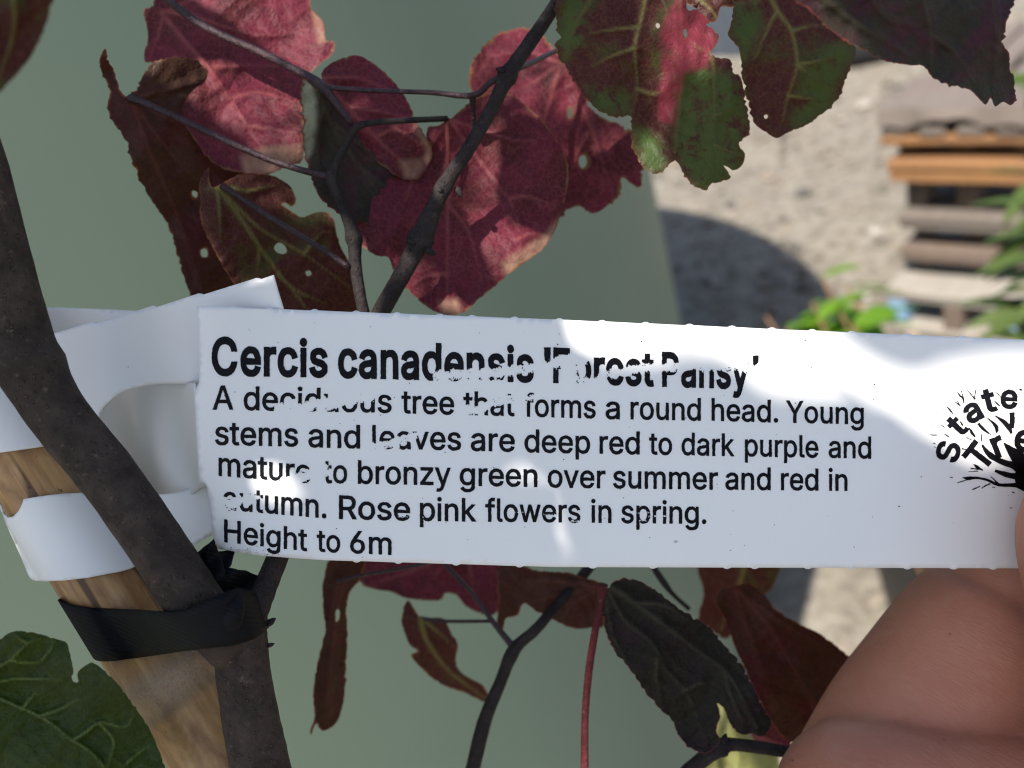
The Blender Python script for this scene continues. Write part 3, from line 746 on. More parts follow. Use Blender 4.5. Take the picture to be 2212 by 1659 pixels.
# upper left: big pink leaf
leaf(zA([(890, -90), (1300, -120), (1640, -90), (1680, 40), (1745, 120), (1758, 215), (1805, 225), (1798, 290), (1700, 370), (1645, 440), (1635, 560), (1640, 850), (1560, 890), (1440, 945), (1320, 935), (1150, 880), (980, 640), (900, 460), (830, 345), (785, 335), (780, 280), (800, 200), (788, 120), (775, 50), (830, 30)]), .1035, 'leaf_pink',
     [zA([(870, 70), (980, 200), (1150, 400), (1290, 610), (1430, 830)]), zA([(870, 60), (1050, 90), (1400, 190), (1720, 150)]), zA([(880, 70), (1100, -30), (1300, -80)]), zA([(1150, 360), (1350, 350), (1600, 360)]), zA([(1240, 530), (1400, 500), (1620, 560)]), zA([(880, 80), (850, 200), (800, 320)]), zA([(1330, 680), (1440, 690), (1600, 720)])],
     tilt=(4, -6), seed=1, stalk=[S_(340, -20, .0985, 7), S_(385, 18, .098, 8), S_(450, 62, .0975, 9), S_(560, 112, .096, 9), S_(640, 152, .095, 9), S_(690, 182, .094, 11), S_(712, 205, .094, 9), S_(760, 268, .0942, 6)], rim_sun_tint=[zA([(1300, 840), (1420, 800), (1640, 780), (1640, 860), (1440, 960), (1320, 950)]), zA([(1690, 60), (1740, 100), (1760, 220), (1720, 230), (1700, 120)])], label='large sunlit pink leaf at upper left')
# dark folded leaf behind it
leaf(zA([(570, 262), (590, 330), (625, 410), (652, 490), (690, 520), (740, 470), (800, 365), (870, 318), (1000, 308), (1080, 340), (1132, 420), (1165, 500), (1200, 545), (1245, 610), (1232, 700), (1255, 800), (1300, 870), (1330, 960), (1400, 1100), (1450, 1400), (1380, 1640), (1180, 1720), (1060, 1700), (1025, 1590), (998, 1510), (965, 1420), (940, 1300), (885, 1180), (785, 1030), (722, 900), (680, 760), (605, 650), (580, 570), (590, 480), (538, 360), (545, 300)]), .0985, 'leaf_maroon',
     [zA([(700, 530), (800, 800), (950, 1150), (1100, 1600)]), zA([(720, 530), (900, 480), (1130, 430)]), zA([(720, 540), (950, 650), (1240, 700)]), zA([(720, 560), (900, 800), (1100, 1000), (1300, 1100)])],
     tilt=(9, 2), fold=[(zA([(1060, 1700), (690, 540)]), -.018), (zA([(700, 520), (1200, 520)]), -.008)], seed=2, stalk=[S_(280, 212, .0965, 9), S_(320, 226, .096, 8), S_(400, 262, .0955, 7), S_(550, 332, .095, 7), S_(640, 364, .0947, 7), S_(712, 382, .0945, 9)], rough=2.0, holes=[zA([(1040, 1030), (1066, 1040), (1060, 1066), (1040, 1055)]), zA([(1085, 1350), (1115, 1345), (1120, 1385), (1090, 1385)])], label='dark maroon leaf folded lengthwise, with ragged rim')
# green veined red leaf with a bite out of it
leaf(zA([(1128, 905), (1092, 950), (1075, 1010), (1085, 1090), (1078, 1150), (1100, 1240), (1150, 1340), (1200, 1430), (1262, 1530), (1350, 1640), (1470, 1740), (1700, 1760), (1925, 1720), (1925, 1560), (1890, 1430), (1830, 1310), (1800, 1180), (1760, 1145), (1700, 1148), (1630, 1172), (1565, 1135), (1530, 1112), (1524, 1100), (1545, 1096), (1575, 1116), (1597, 1085), (1572, 1010), (1500, 960), (1420, 938), (1320, 935), (1240, 968), (1180, 1000), (1145, 1010), (1128, 960)]), .0952, 'leaf_olive',
     [zA([(1170, 1005), (1300, 1180), (1450, 1400), (1700, 1720)]), zA([(1175, 1005), (1400, 1230), (1640, 1370), (1900, 1560)]), zA([(1170, 1010), (1185, 1150), (1190, 1300)]), zA([(1400, 1335), (1390, 1480)]), zA([(1250, 1010), (1330, 1030), (1480, 1000)]), zA([(1500, 1480), (1600, 1570), (1760, 1640)]), zA([(1640, 1370), (1730, 1260), (1790, 1250)])],
     tilt=(-3, 3), fold=[(zA([(1200, 1430), (1120, 1000)]), -.03)], seed=3, holes=[zA([(1480, 1335), (1505, 1310), (1535, 1325), (1550, 1355), (1530, 1372), (1495, 1362)]), zA([(1650, 1468), (1672, 1462), (1682, 1480), (1660, 1490)])], stalk=[S_(480, 402, .0948, 8), S_(520, 428, .0942, 6), S_(600, 480, .0935, 6), S_(690, 535, .0935, 6), S_(755, 578, .0943, 8)], edgew=16, label='dark green veined leaf with a bite out of its edge and a round hole')
# centre: shaded leaf, upper and lower lobes
leaf(zB([(185, 400), (260, 330), (370, 298), (450, 330), (540, 400), (620, 490), (680, 600), (682, 640), (722, 690), (782, 800), (775, 870), (700, 970), (560, 930), (420, 800), (330, 680), (235, 520)]), .0985, 'leaf_pink',
     [zB([(190, 420), (350, 600), (500, 760), (690, 940)]), zB([(190, 420), (380, 420), (600, 500)]), zB([(330, 580), (500, 600), (670, 640)]), zB([(480, 740), (600, 700), (770, 820)])], tilt=(6, 2), seed=4, edgew=22, rim_sun_tint=[zB([(690, 640), (790, 800), (780, 890), (740, 880), (755, 800), (700, 720)]), zB([(610, 870), (720, 860), (740, 900), (700, 970), (640, 960)])], label='half shaded pink leaf in the middle behind the thin stalks')
leaf(zB([(78, 440), (110, 428), (155, 470), (235, 520), (340, 670), (440, 800), (560, 900), (670, 1000), (742, 1078), (772, 1130), (735, 1150), (692, 1190), (660, 1268), (560, 1262), (450, 1222), (330, 1182), (200, 1092), (150, 1010), (98, 860), (82, 600)]), .0965, 'leaf_purple',
     [zB([(150, 460), (260, 700), (430, 950), (640, 1230)]), zB([(240, 660), (400, 780), (700, 1060)]), zB([(200, 560), (160, 760), (190, 1060)]), zB([(400, 910), (520, 1000), (720, 1120)])], tilt=(3, 2), fold=[(zB([(170, 1000), (150, 440)]), -.02)], seed=5, rough=2.2, rim_sun_tint=[zB([(70, 430), (150, 440), (160, 560), (155, 700), (130, 830), (95, 860), (78, 600)])], label='shaded purple leaf with a greenish tip and pale folded rim')
# centre big pink leaf
leaf(zB([(885, 640), (980, 560), (1100, 498), (1210, 512), (1300, 578), (1390, 660), (1450, 740), (1502, 830), (1522, 950), (1500, 1080), (1472, 1180), (1440, 1260), (1380, 1350), (1280, 1420), (1200, 1480), (1140, 1530), (1050, 1605), (950, 1690), (860, 1700), (760, 1660), (650, 1560), (580, 1470), (550, 1390), (480, 1380), (390, 1310), (345, 1200), (480, 1000), (640, 830), (740, 800), (760, 690), (810, 680)]), .1015, 'leaf_pink',
     [zB([(868, 650), (872, 900), (868, 1200), (868, 1690)]), zB([(880, 650), (1050, 880), (1180, 1050), (1250, 1200), (1255, 1400)]), zB([(880, 645), (1050, 700), (1250, 760), (1420, 740)]), zB([(865, 660), (790, 760), (700, 920), (600, 1200)]), zB([(1210, 1070), (1300, 1060), (1450, 1110)]), zB([(870, 1480), (760, 1490), (660, 1550)]), zB([(870, 1100), (980, 1250), (1050, 1500)]), zB([(1250, 1290), (1330, 1260), (1420, 1290)])],
     tilt=(3, -5), seed=6, cup=-.001, stalk=[S_(965, 256, .0997, 6), S_(968, 320, .0998, 5.5), S_(968, 390, .1005, 4)], stalk_mat='red_petiole', rim_sun_tint=[zB([(820, 1630), (920, 1610), (960, 1710), (840, 1720)]), zB([(1160, 1420), (1400, 1260), (1470, 1180), (1480, 1230), (1380, 1370), (1180, 1510)])], label='largest pink leaf in the centre, crossed by shadow')
# pink leaf right of it
leaf(zB([(1000, 340), (1080, 230), (1170, 168), (1262, 152), (1345, 178), (1425, 235), (1485, 330), (1565, 400), (1640, 580), (1720, 640), (1860, 700), (1885, 760), (1925, 900), (1905, 1010), (1860, 990), (1805, 960), (1808, 1050), (1745, 1100), (1692, 1140), (1640, 1152), (1585, 1112), (1500, 1145), (1440, 1215), (1360, 1100), (1250, 800), (1140, 560), (1020, 510), (985, 455), (988, 390)]), .1110, 'leaf_pink',
     [zB([(1478, 345), (1430, 500), (1380, 700), (1350, 1000)]), zB([(1490, 345), (1590, 560), (1680, 800), (1760, 1050)]), zB([(1470, 340), (1300, 280), (1100, 300)]), zB([(1620, 720), (1560, 850), (1540, 960)]), zB([(1470, 350), (1280, 470), (1120, 500)])],
     tilt=(5, -4), seed=7, rough=2.4, holes=[zB([(1520, 600), (1535, 580), (1540, 620), (1525, 640)]), zB([(1580, 850), (1610, 840), (1620, 880), (1600, 910), (1580, 890)])], edgew=34, label='pink leaf with brown tattered tip between the twig and the green leaf')
# upper right: bronze green leaves
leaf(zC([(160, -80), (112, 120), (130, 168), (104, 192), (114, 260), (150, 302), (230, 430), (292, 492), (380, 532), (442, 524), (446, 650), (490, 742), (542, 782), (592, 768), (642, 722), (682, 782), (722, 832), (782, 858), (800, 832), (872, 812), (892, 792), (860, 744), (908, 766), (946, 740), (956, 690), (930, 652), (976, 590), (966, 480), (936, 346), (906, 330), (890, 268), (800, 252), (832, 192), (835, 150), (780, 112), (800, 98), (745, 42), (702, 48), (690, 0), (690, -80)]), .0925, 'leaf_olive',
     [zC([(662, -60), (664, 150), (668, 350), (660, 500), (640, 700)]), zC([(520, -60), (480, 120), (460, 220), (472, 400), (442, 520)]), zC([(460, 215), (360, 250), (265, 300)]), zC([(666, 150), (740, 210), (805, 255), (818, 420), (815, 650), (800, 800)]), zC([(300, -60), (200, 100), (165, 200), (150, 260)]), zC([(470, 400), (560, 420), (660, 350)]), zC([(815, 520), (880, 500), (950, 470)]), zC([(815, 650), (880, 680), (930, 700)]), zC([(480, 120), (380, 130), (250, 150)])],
     tilt=(2, 2), seed=8, rough=1.8, holes=[zC([(556, 108), (566, 104), (574, 116), (566, 128), (556, 120)]), zC([(660 + 20, 140), (690, 132), (696, 158), (684, 166)])], edgew=14, rim_sun_tint=[zC([(590, 90), (655, -20), (800, 60), (830, 190), (800, 250), (790, 300), (690, 330), (655, 470), (640, 560), (570, 540), (560, 440), (590, 330), (570, 200)])], moss=[zC([(150, -60), (300, -60), (230, 200), (140, 280), (100, 190)]), zC([(250, 400), (440, 420), (440, 520), (300, 490)]), zC([(650, 340), (720, 290), (930, 340), (975, 590), (930, 650), (960, 700), (900, 800), (780, 860), (680, 790), (630, 640)]), zC([(455, 560), (560, 600), (600, 700), (590, 780), (480, 740)])], label='tattered bronze green leaf with yellow green veins at upper right')  # the pink strip is sunlight painted into the leaf colour
leaf(zC([(915, -80), (905, 30), (890, 120), (880, 160), (932, 232), (942, 340), (985, 520), (1005, 562), (1060, 602), (1100, 622), (1138, 602), (1185, 582), (1250, 552), (1330, 492), (1382, 430), (1416, 340), (1456, 232), (1432, 190), (1330, 110), (1210, -80)]), .0950, 'leaf_olive',
     [zC([(1040, -70), (1110, 60), (1165, 140), (1192, 290), (1150, 430), (1125, 540)]), zC([(1165, 140), (1240, 120), (1320, 118)]), zC([(1192, 290), (1280, 275), (1380, 240)]), zC([(1192, 290), (1240, 330), (1285, 360)]), zC([(1100, 50), (1050, 150), (1000, 270)]), zC([(1150, 430), (1230, 440), (1320, 450)])],
     tilt=(4, 2), seed=19, rough=2.0, holes=[zC([(1042, 520), (1056, 516), (1058, 530), (1046, 534)])], edgew=15, moss=[zC([(905, 30), (1010, -40), (1040, 120), (960, 260), (890, 160)]), zC([(1200, 330), (1340, 200), (1440, 220), (1330, 480), (1180, 570)])], label='maroon and green leaf hanging right of the tattered leaf')
leaf(zC([(690, -80), (690, 10), (745, 42), (800, 98), (830, 90), (850, 30), (912, 25), (915, -80)]), .0938, 'leaf_olive', [zC([(660, -60), (780, 20), (830, 80)])], seed=9, edgew=14)
leaf(zC([(1130, -100), (1250, 50), (1350, 140), (1450, 205), (1550, 255), (1650, 288), (1762, 300), (1800, 350), (1900, 388), (1962, 402), (2005, 440), (2040, 472), (2062, 440), (2082, 480), (2118, 458), (2152, 474), (2176, 440), (2166, 340), (2150, 322), (2146, 240), (2120, 200), (2132, 100), (2100, -100)]), .0760, 'leaf_purple',
     [zC([(1750, -80), (1790, 120), (1800, 330)]), zC([(2060, -80), (2090, 150), (2080, 420)]), zC([(1300, -20), (1500, 130), (1760, 280)]), zC([(1795, 150), (1900, 230), (2030, 420)]), zC([(1500, -60), (1600, 80), (1790, 120)])], tilt=(12, 2), seed=10, rough=2.2, fold=[(zC([(2150, 480), (2080, -80)]), .02)], edgew=18, label='large dark purple leaf near the lens at the top right corner')
leaf([(-60, -60), (115, -60), (108, 20), (95, 65), (62, 130), (20, 178), (-10, 205), (-60, 225)], .056, 'leaf_olive', [[(20, -60), (30, 60), (-10, 190)]], tilt=(3, 0), seed=11, edgew=14, label='blurred dark leaf in the top left corner')
# lower left: green leaf
leaf(zL([(-70, 900), (0, 888), (40, 856), (90, 838), (150, 838), (250, 858), (350, 888), (400, 908), (416, 960), (440, 1080), (430, 1108), (440, 1140), (470, 1142), (464, 1100), (480, 1068), (540, 1028), (562, 1030), (600, 1052), (660, 1110), (722, 1170), (820, 1310), (882, 1400), (932, 1500), (992, 1660), (1010, 1800), (-70, 1800)]), .0775, 'leaf_green',
     [zL([(-70, 1220), (60, 1270), (235, 1350), (330, 1410), (410, 1478)]), zL([(-70, 1160), (60, 1128), (180, 1124), (370, 1132)]), zL([(-60, 1080), (60, 1010), (165, 910), (250, 882)]), zL([(165, 910), (110, 880), (90, 850)]), zL([(440, 1490), (520, 1440), (600, 1388), (750, 1412), (805, 1330)]), zL([(235, 1350), (370, 1302), (460, 1250)]), zL([(130, 1310), (200, 1220), (215, 1210)]), zL([(600, 1395), (680, 1500), (640, 1660)]), zL([(410, 1478), (560, 1580), (700, 1760)]), zL([(750, 1640), (830, 1570), (900, 1520)]), zL([(250, 1010), (300, 950), (330, 890)]), zL([(60, 1010), (150, 1030), (250, 1020)])],
     tilt=(3, 3), seed=12, rough=1.0, vw=2.2, step=4.5, edgew=8, stalk=[S_(-25, 1500, .0765, 7), S_(-80, 1495, .0760, 7), S_(-150, 1480, .0755, 7)], stalk_mat='petiole', label='dark green leaf with a torn notch at lower left')
# below the label
leaf(zM([(300, 30), (520, 40), (515, 120), (500, 180), (430, 260), (402, 370), (412, 560), (400, 750), (392, 950), (362, 1090), (322, 1160), (240, 1202), (200, 1150), (166, 1225), (158, 1195), (186, 1110), (178, 950), (200, 780), (242, 600), (262, 520), (246, 400), (240, 250), (252, 170)]), .1120, 'leaf_maroon',
     [zM([(400, 180), (340, 400), (300, 800), (250, 1180)]), zM([(350, 200), (300, 420), (260, 640)])], tilt=(12, 0), fold=[(zM([(250, 1180), (340, 100)]), -.03)], seed=13, holes=[zM([(330, 400), (345, 380), (358, 400), (350, 450), (332, 460)])], stalk=[S_(728, 1256, .111, 5), S_(786, 1242, .1108, 4), S_(907, 1220, .1105, 4), S_(1000, 1190, .111, 4)], edgew=16, label='narrow maroon leaf hanging folded below the plant label')
leaf(zM([(480, 20), (500, 200), (560, 235), (620, 250), (700, 262), (800, 302), (920, 322), (1040, 316), (1072, 270), (1150, 290), (1200, 350), (1290, 402), (1380, 422), (1440, 350), (1470, 30), (1000, -60)]), .1270, 'leaf_pink',
     [zM([(1200, -40), (900, 100), (600, 200)]), zM([(1200, -40), (1000, 150), (930, 310)]), zM([(1220, -40), (1250, 200), (1290, 390)])], seed=14, tilt=(6, -5), edgew=26, label='pink leaf behind the lower edge of the label')
leaf(zM([(822, 318), (785, 380), (775, 470), (800, 550), (830, 622), (885, 662), (838, 690), (900, 770), (1000, 860), (1100, 912), (1200, 942), (1300, 992), (1352, 1008), (1362, 960), (1320, 890), (1250, 852), (1172, 800), (1140, 720), (1156, 620), (1110, 540), (1052, 440), (920, 442), (870, 392)]), .1230, 'leaf_olive',
     [zM([(900, 445), (950, 600), (1100, 800), (1340, 980)]), zM([(920, 450), (1050, 560), (1130, 640)])], seed=15, tilt=(6, 0), fold=[(zM([(1170, 800), (940, 450)]), .03)], stalk=[S_(908, 1336, .122, 5), S_(965, 1342, .1205, 4), S_(1058, 1342, .11, 4)], edgew=20, label='small curled brown green leaf hanging under the label')
leaf(zM([(1440, 60), (1700, 120), (1900, 130), (2000, 168), (2112, 200), (2142, 300), (2142, 490), (2060, 502), (1950, 512), (1820, 462), (1700, 402), (1600, 340), (1560, 420), (1480, 440), (1462, 510), (1420, 520), (1430, 300)]), .1140, 'leaf_maroon',
     [zM([(2110, 230), (1900, 200), (1600, 180)]), zM([(2110, 240), (1950, 330), (1860, 440)]), zM([(2100, 230), (1800, 300), (1600, 330)])], seed=16, tilt=(-4, 3), edgew=18, label='brownish maroon leaf joined to the red stalk')
leaf(zR([(185, 150), (262, 124), (350, 150), (440, 210), (545, 292), (650, 350), (722, 430), (820, 540), (882, 650), (930, 750), (972, 820), (960, 872), (920, 906), (875, 888), (830, 892), (780, 860), (740, 770), (705, 738), (722, 800), (700, 870), (722, 920), (690, 960), (640, 986), (570, 956), (520, 900), (480, 820), (400, 740), (330, 652), (270, 562), (208, 490), (158, 390), (143, 250)]), .0985, 'leaf_dark',
     [zR([(180, 165), (300, 250), (450, 360), (620, 490), (760, 600), (900, 860)]), zR([(165, 180), (250, 330), (380, 440), (450, 570), (560, 700), (650, 940)]), zR([(410, 520), (405, 620), (430, 740)]), zR([(300, 250), (450, 260), (600, 360)]), zR([(740, 585), (770, 700), (840, 850)]), zR([(155, 200), (190, 400), (270, 540)]), zR([(540, 680), (620, 640), (690, 640)])],
     tilt=(2, -2), seed=17, fold=[(zR([(230, 520), (570, 960)]), .02)], rough=2.0, edgew=9, stalk=[S_(1302, 1262, .0988, 12), S_(1297, 1300, .099, 9), S_(1284, 1374, .0995, 8.5), S_(1272, 1450, .100, 8.5), S_(1264, 1546, .1005, 8), S_(1263, 1665, .101, 9), S_(1262, 1760, .1015, 9)], stalk_mat='red_petiole', label='black purple drooping leaf on a long red stalk')
leaf(zR([(740, 320), (700, 240), (720, 180), (780, 165), (860, 148), (932, 200), (1000, 282), (1100, 342), (1200, 392), (1300, 462), (1380, 560), (1350, 780), (1180, 920), (1062, 930), (960, 810), (880, 650), (800, 480)]), .1130, 'leaf_maroon',
     [zR([(800, 180), (950, 350), (1100, 600), (1250, 820)]), zR([(800, 180), (1000, 330), (1250, 480)]), zR([(790, 180), (880, 450), (1000, 760)])], seed=18, tilt=(6, -3), edgew=14, label='maroon leaf partly behind the finger')
leaf(zR([(620, 20), (900, 0), (1010, 40), (1000, 120), (960, 190), (880, 260), (760, 420), (660, 360), (610, 330), (640, 200)]), .1400, 'leaf_olive', [zR([(850, 30), (800, 200), (720, 380)])], seed=20, tilt=(0, 4), edgew=14)
leaf(zR([(960, 800), (1020, 850), (1075, 960), (1020, 990), (900, 930), (880, 880)]), .1180, 'leaf_pink', [zR([(900, 900), (1060, 960)])], seed=21, edgew=18)
leaf(zR([(690, 720), (760, 760), (870, 900), (960, 960), (1010, 1010), (960, 1180), (560, 1200), (600, 1050), (690, 900)]), .1500, 'leaf_yellow', [zR([(720, 760), (800, 960), (780, 1150)])], seed=22, tilt=(0, -8), edgew=26)

# ---------------------------------------------------------------- added leaves, out of view, shaped to cast the shade on label and tree
def d_label(x, y):
    t = (np.asarray(x, float) - 440) / 1760.0
    return .0832 + .0052 * t + .0006 * np.sin(t * 3.1) + .0012 * np.exp(-((np.asarray(x, float) - 440) / 90.0) ** 2) * ((np.asarray(y, float) - 920) / 300.0)
SUNn = np.array(SUN)
TIPS = []
def shade_leaf(outline, s, mat='leaf_green', seed=0, dref=None, rough=1.2):
    g = np.random.default_rng(seed + 500)
    o = densify(smooth_poly(outline, 3), 14.0, rough, g)
    v, tri = fill(o, (), 22.0, .3, g)
    x, y = v[:, 0], v[:, 1]; c = v.mean(0)
    d = d_label(x, y) if dref is None else np.full(len(x), dref)
    ln = s + .003 * np.sin((x - c[0]) / 150 + seed) + .003 * np.sin((y - c[1]) / 130 + seed * 2) + (x - c[0]) * 1.2e-5 * math.sin(seed)
    W = P(x, y, d) - SUNn * ln[:, None]
    dx, dy = x - c[0], y - c[1]
    vein = np.exp(-(seg_dist(x, y, [tuple(o[0]), tuple(c), tuple(o[len(o) // 2])])[0] / 7) ** 2)
    tree_part('leaf', W, tri, M[mat], None, np.stack([dx / 200 + seed, dy / 200], 1), {'vein': vein, 'edge': np.zeros(len(x))})  # unseen leaf, cut to the outline of the shadow it throws
    TIPS.append(P(o[0][0], o[0][1], float(np.mean(d))) - SUNn * s)
SHADE_OUTLINES = [
    # (shade outline on the receiving plane, distance towards the sun, depth of that plane)
    ([(330, 560), (560, 590), (800, 600), (1010, 640), (1190, 650), (1225, 700), (1240, 745), (1290, 780), (1230, 860), (1090, 900), (900, 905), (760, 880), (640, 850), (480, 800), (330, 760)], 0.149, None, 31),
    ([(380, 740), (560, 760), (700, 830), (735, 880), (690, 905), (640, 1000), (560, 1010), (555, 1060), (610, 1090), (660, 1120), (640, 1240), (520, 1290), (400, 1250), (330, 1000)], 0.135, None, 32),
    ([(720, 850), (900, 830), (1100, 850), (1180, 870), (1130, 985), (1100, 1030), (1180, 1060), (1190, 1150), (1200, 1200), (1120, 1290), (900, 1300), (700, 1280), (660, 1120), (690, 1085), (600, 1005), (640, 890)], 0.153, None, 33),
    ([(1180, 790), (1290, 770), (1400, 775), (1490, 755), (1570, 765), (1640, 830), (1700, 870), (1690, 1000), (1560, 1150), (1380, 1220), (1260, 1210), (1200, 1180), (1170, 1060), (1105, 1000), (1150, 900)], 0.295, None, 34),
    ([(1560, 850), (1680, 840), (1770, 850), (1850, 842), (1910, 876), (1990, 925), (1960, 1060), (1900, 1200), (1760, 1290), (1500, 1300), (1300, 1280), (1210, 1230), (1380, 1190), (1500, 1080)], 0.326, None, 35),
    ([(1880, 880), (1990, 930), (2040, 955), (2110, 1000), (2240, 960), (2420, 960), (2420, 1300), (2200, 1330), (1800, 1330), (1700, 1280), (1840, 1150)], 0.231, None, 36),
    ([(1796, 718), (1864, 775), (1944, 812), (2004, 816), (2064, 792), (2212, 776), (2360, 780), (2400, 690), (2200, 660), (1900, 660), (1790, 690)], 0.339, None, 37),
    ([(1290, 1240), (1700, 1300), (2100, 1290), (2420, 1280), (2500, 1500), (2420, 1800), (1900, 1860), (1500, 1820), (1250, 1560), (1230, 1340)], 0.261, .096, 38),
    ([(-200, 560), (0, 520), (260, 560), (420, 640), (450, 900), (420, 1160), (300, 1220), (80, 1160), (-140, 1100), (-240, 800)], 0.126, .0815, 39),
    ([(-60, 1060), (180, 1120), (420, 1200), (560, 1180), (740, 1200), (760, 1400), (700, 1700), (420, 1800), (260, 1700), (60, 1500), (-60, 1400)], 0.131, .0830, 40),
    ([(-180, 1300), (20, 1350), (140, 1400), (210, 1480), (330, 1600), (380, 1780), (100, 1860), (-150, 1800)], 0.108, .0775, 41),
    ([(200, 130), (300, 150), (400, 200), (500, 280), (520, 380), (500, 480), (470, 620), (420, 700), (300, 560), (230, 360)], 0.131, .0985, 42),
    ([(440, 420), (560, 400), (640, 420), (720, 500), (760, 620), (740, 720), (560, 720), (480, 600)], 0.126, .0952, 43),
    ([(640, 190), (720, 220), (800, 330), (900, 430), (930, 480), (880, 530), (760, 500), (680, 420), (640, 300)], 0.131, .0965, 44),
    ([(1190, -60), (1340, -40), (1400, 40), (1398, 140), (1412, 240), (1380, 290), (1300, 300), (1210, 220), (1170, 60)], 0.153, .0925, 45),
    ([(1500, 190), (1540, 195), (1580, 140), (1580, 20), (1800, -60), (1900, 120), (1800, 300), (1640, 420), (1500, 430), (1440, 330), (1462, 190)], 0.164, .0945, 46),
    ([(1700, -80), (1900, -60), (2220, -80), (2260, 120), (2220, 260), (2000, 230), (1820, 140)], 0.153, .076, 47),
    ([(660, 1200), (820, 1200), (900, 1300), (840, 1400), (800, 1560), (700, 1620), (640, 1560), (640, 1300)], 0.228, .112, 48),
    ([(1080, 1200), (1320, 1210), (1420, 1300), (1330, 1420), (1200, 1400), (1060, 1440), (940, 1330), (1000, 1260)], 0.271, .114, 49),
    ([(1020, 1380), (1180, 1400), (1300, 1440), (1320, 1660), (1100, 1720), (980, 1600), (900, 1500)], 0.251, .109, 50),
    ([(60, 600), (420, 600), (430, 780), (60, 760)], 0.150, .0975, 51),
    ([(-60, -60), (130, -60), (118, 100), (20, 200), (-60, 220)], 0.090, .056, 52),
    ([(1078, 240), (1185, 250), (1262, 380), (1250, 505), (1120, 495), (1062, 395)], .085, .1015, 53),
    ([(925, 440), (1000, 455), (1098, 640), (1045, 695), (940, 560)], .085, .1015, 54),
    ([(320, -40), (430, 0), (560, 85), (672, 165), (650, 205), (520, 135), (420, 155), (300, 175)], .085, .1035, 55),
    ([(650, 105), (830, 130), (915, 240), (850, 265), (790, 215), (740, 245)], .085, .0985, 56),
    ([(1262, 330), (1400, 330), (1410, 480), (1250, 490)], .085, .111, 57),
    ([(1700, 690), (1714, 690), (1735, 800), (1716, 800)], 0.180, None, 58),
    ([(755, 295), (890, 320), (962, 420), (935, 505), (790, 505)], .085, .1015, 59),
]
for ol, s, dr, sd in SHADE_OUTLINES: shade_leaf(ol, s, 'leaf_green' if sd % 2 else 'leaf_olive', sd, dr)
def shade_branch():
    'an added, unseen branch to carry the shade leaves, leaving the leader above the picture'
    c = np.mean(TIPS, axis=0)
    start = P(np.array(-190.), np.array(60.), np.array(.075))
    hub = c + np.array([-.03, -.02, .075])
    pts = [start, start * .5 + hub * .5 + np.array([-.03, 0, .04]), hub, hub + np.array([.03, -.02, .05])]
    pth = catmull(pts, 10); V, Fc = tube_geo(pth, np.linspace(.0022, .0012, len(pth)), 12, .04)
    tree_part('branch', V, Fc, M['twig'])  # added only to hold up the shade leaves
    for i, t in enumerate(TIPS):
        a = pth[int(len(pth) * (.45 + .5 * (i / len(TIPS))))]
        q = catmull([a, a * .4 + t * .6 + np.array([0, 0, .018]), t], 6); V, Fc = tube_geo(q, np.full(len(q), .0004), 8)
        tree_part('leaf_stalk', V, Fc, M['petiole'])
shade_branch()

# ================================================================ BAMBOO CANE
def cane():
    root = empty('bamboo_cane', tuple(TREE_G + [-.03, 0, 0]), 'tan bamboo cane with dark streaks, standing behind the thick dark stem', 'cane')
    ctr = [(30 + (y - 930) * .637, y, .0900 - (y - 930) * 1.29e-6) for y in (320, 500, 660, 800, 930, 1040, 1120, 1220, 1310, 1400, 1470, 1550, 1665)]
    q = np.array(catmull(ctr, 20)); pth = list(P(q[:, 0], q[:, 1], q[:, 2])); n0 = len(pth)
    end = pth[-1]; dirn = (pth[-1] - pth[-2]); foot = np.array([TREE_G[0] - .03, TREE_G[1], .22])
    for t in np.linspace(0, 1, 26)[1:]: pth.append(end + (foot - end) * t)
    rad = []; node = []
    for i, p in enumerate(pth):
        pxr = .0047
        nd = 0.0
        if i < n0:
            yy = q[i][1]; nd = math.exp(-((yy - 1466) / 34.0) ** 2)
            r = pxr * (1 + .07 * math.exp(-((yy - 1452) / 16.0) ** 2) - .05 * math.exp(-((yy - 1492) / 14.0) ** 2) + .05 * math.exp(-((yy - 1516) / 12.0) ** 2))
        else: r = pxr
        rad.append(r); node.append(nd)
    sides = 56
    V, Fc = tube_geo(pth, rad, sides, .004, (), 2)
    me = mesh_from('cane', np.array(V) - np.array(root.location), Fc)
    uvl = me.uv_layers.new(name='UVMap'); L = np.concatenate([[0], np.cumsum(np.linalg.norm(np.diff(np.array(pth), axis=0), axis=1))]) / .045
    li = np.zeros(len(me.loops), int); me.loops.foreach_get('vertex_index', li)
    nv = len(pth) * sides
    u = np.zeros(len(me.loops)); vv = np.zeros(len(me.loops))
    k = np.minimum(li, nv - 1); ring = k // sides; u = (k % sides) / sides; vv = L[ring]
    start = np.zeros(len(me.polygons), int); me.polygons.foreach_get('loop_start', start)
    tot = np.zeros(len(me.polygons), int); me.polygons.foreach_get('loop_total', tot)
    for s, t in zip(start, tot):
        if t == 4 and u[s:s + 4].max() - u[s:s + 4].min() > .5: u[s:s + 4][u[s:s + 4] < .3] += 1.0
    uvl.data.foreach_set('uv', np.stack([u, vv], 1).astype(np.float32).ravel())
    me.attributes.new('node', 'FLOAT', 'POINT').data.foreach_set('value', np.concatenate([np.repeat(node, sides), [0, 0]]).astype(np.float32))
    link('cane', me, M['bamboo'], root)
    return root
CANE = cane()
CA, CB = P(np.array(30.), np.array(930.), np.array(.0900)), P(np.array(425.), np.array(1550.), np.array(.0892))
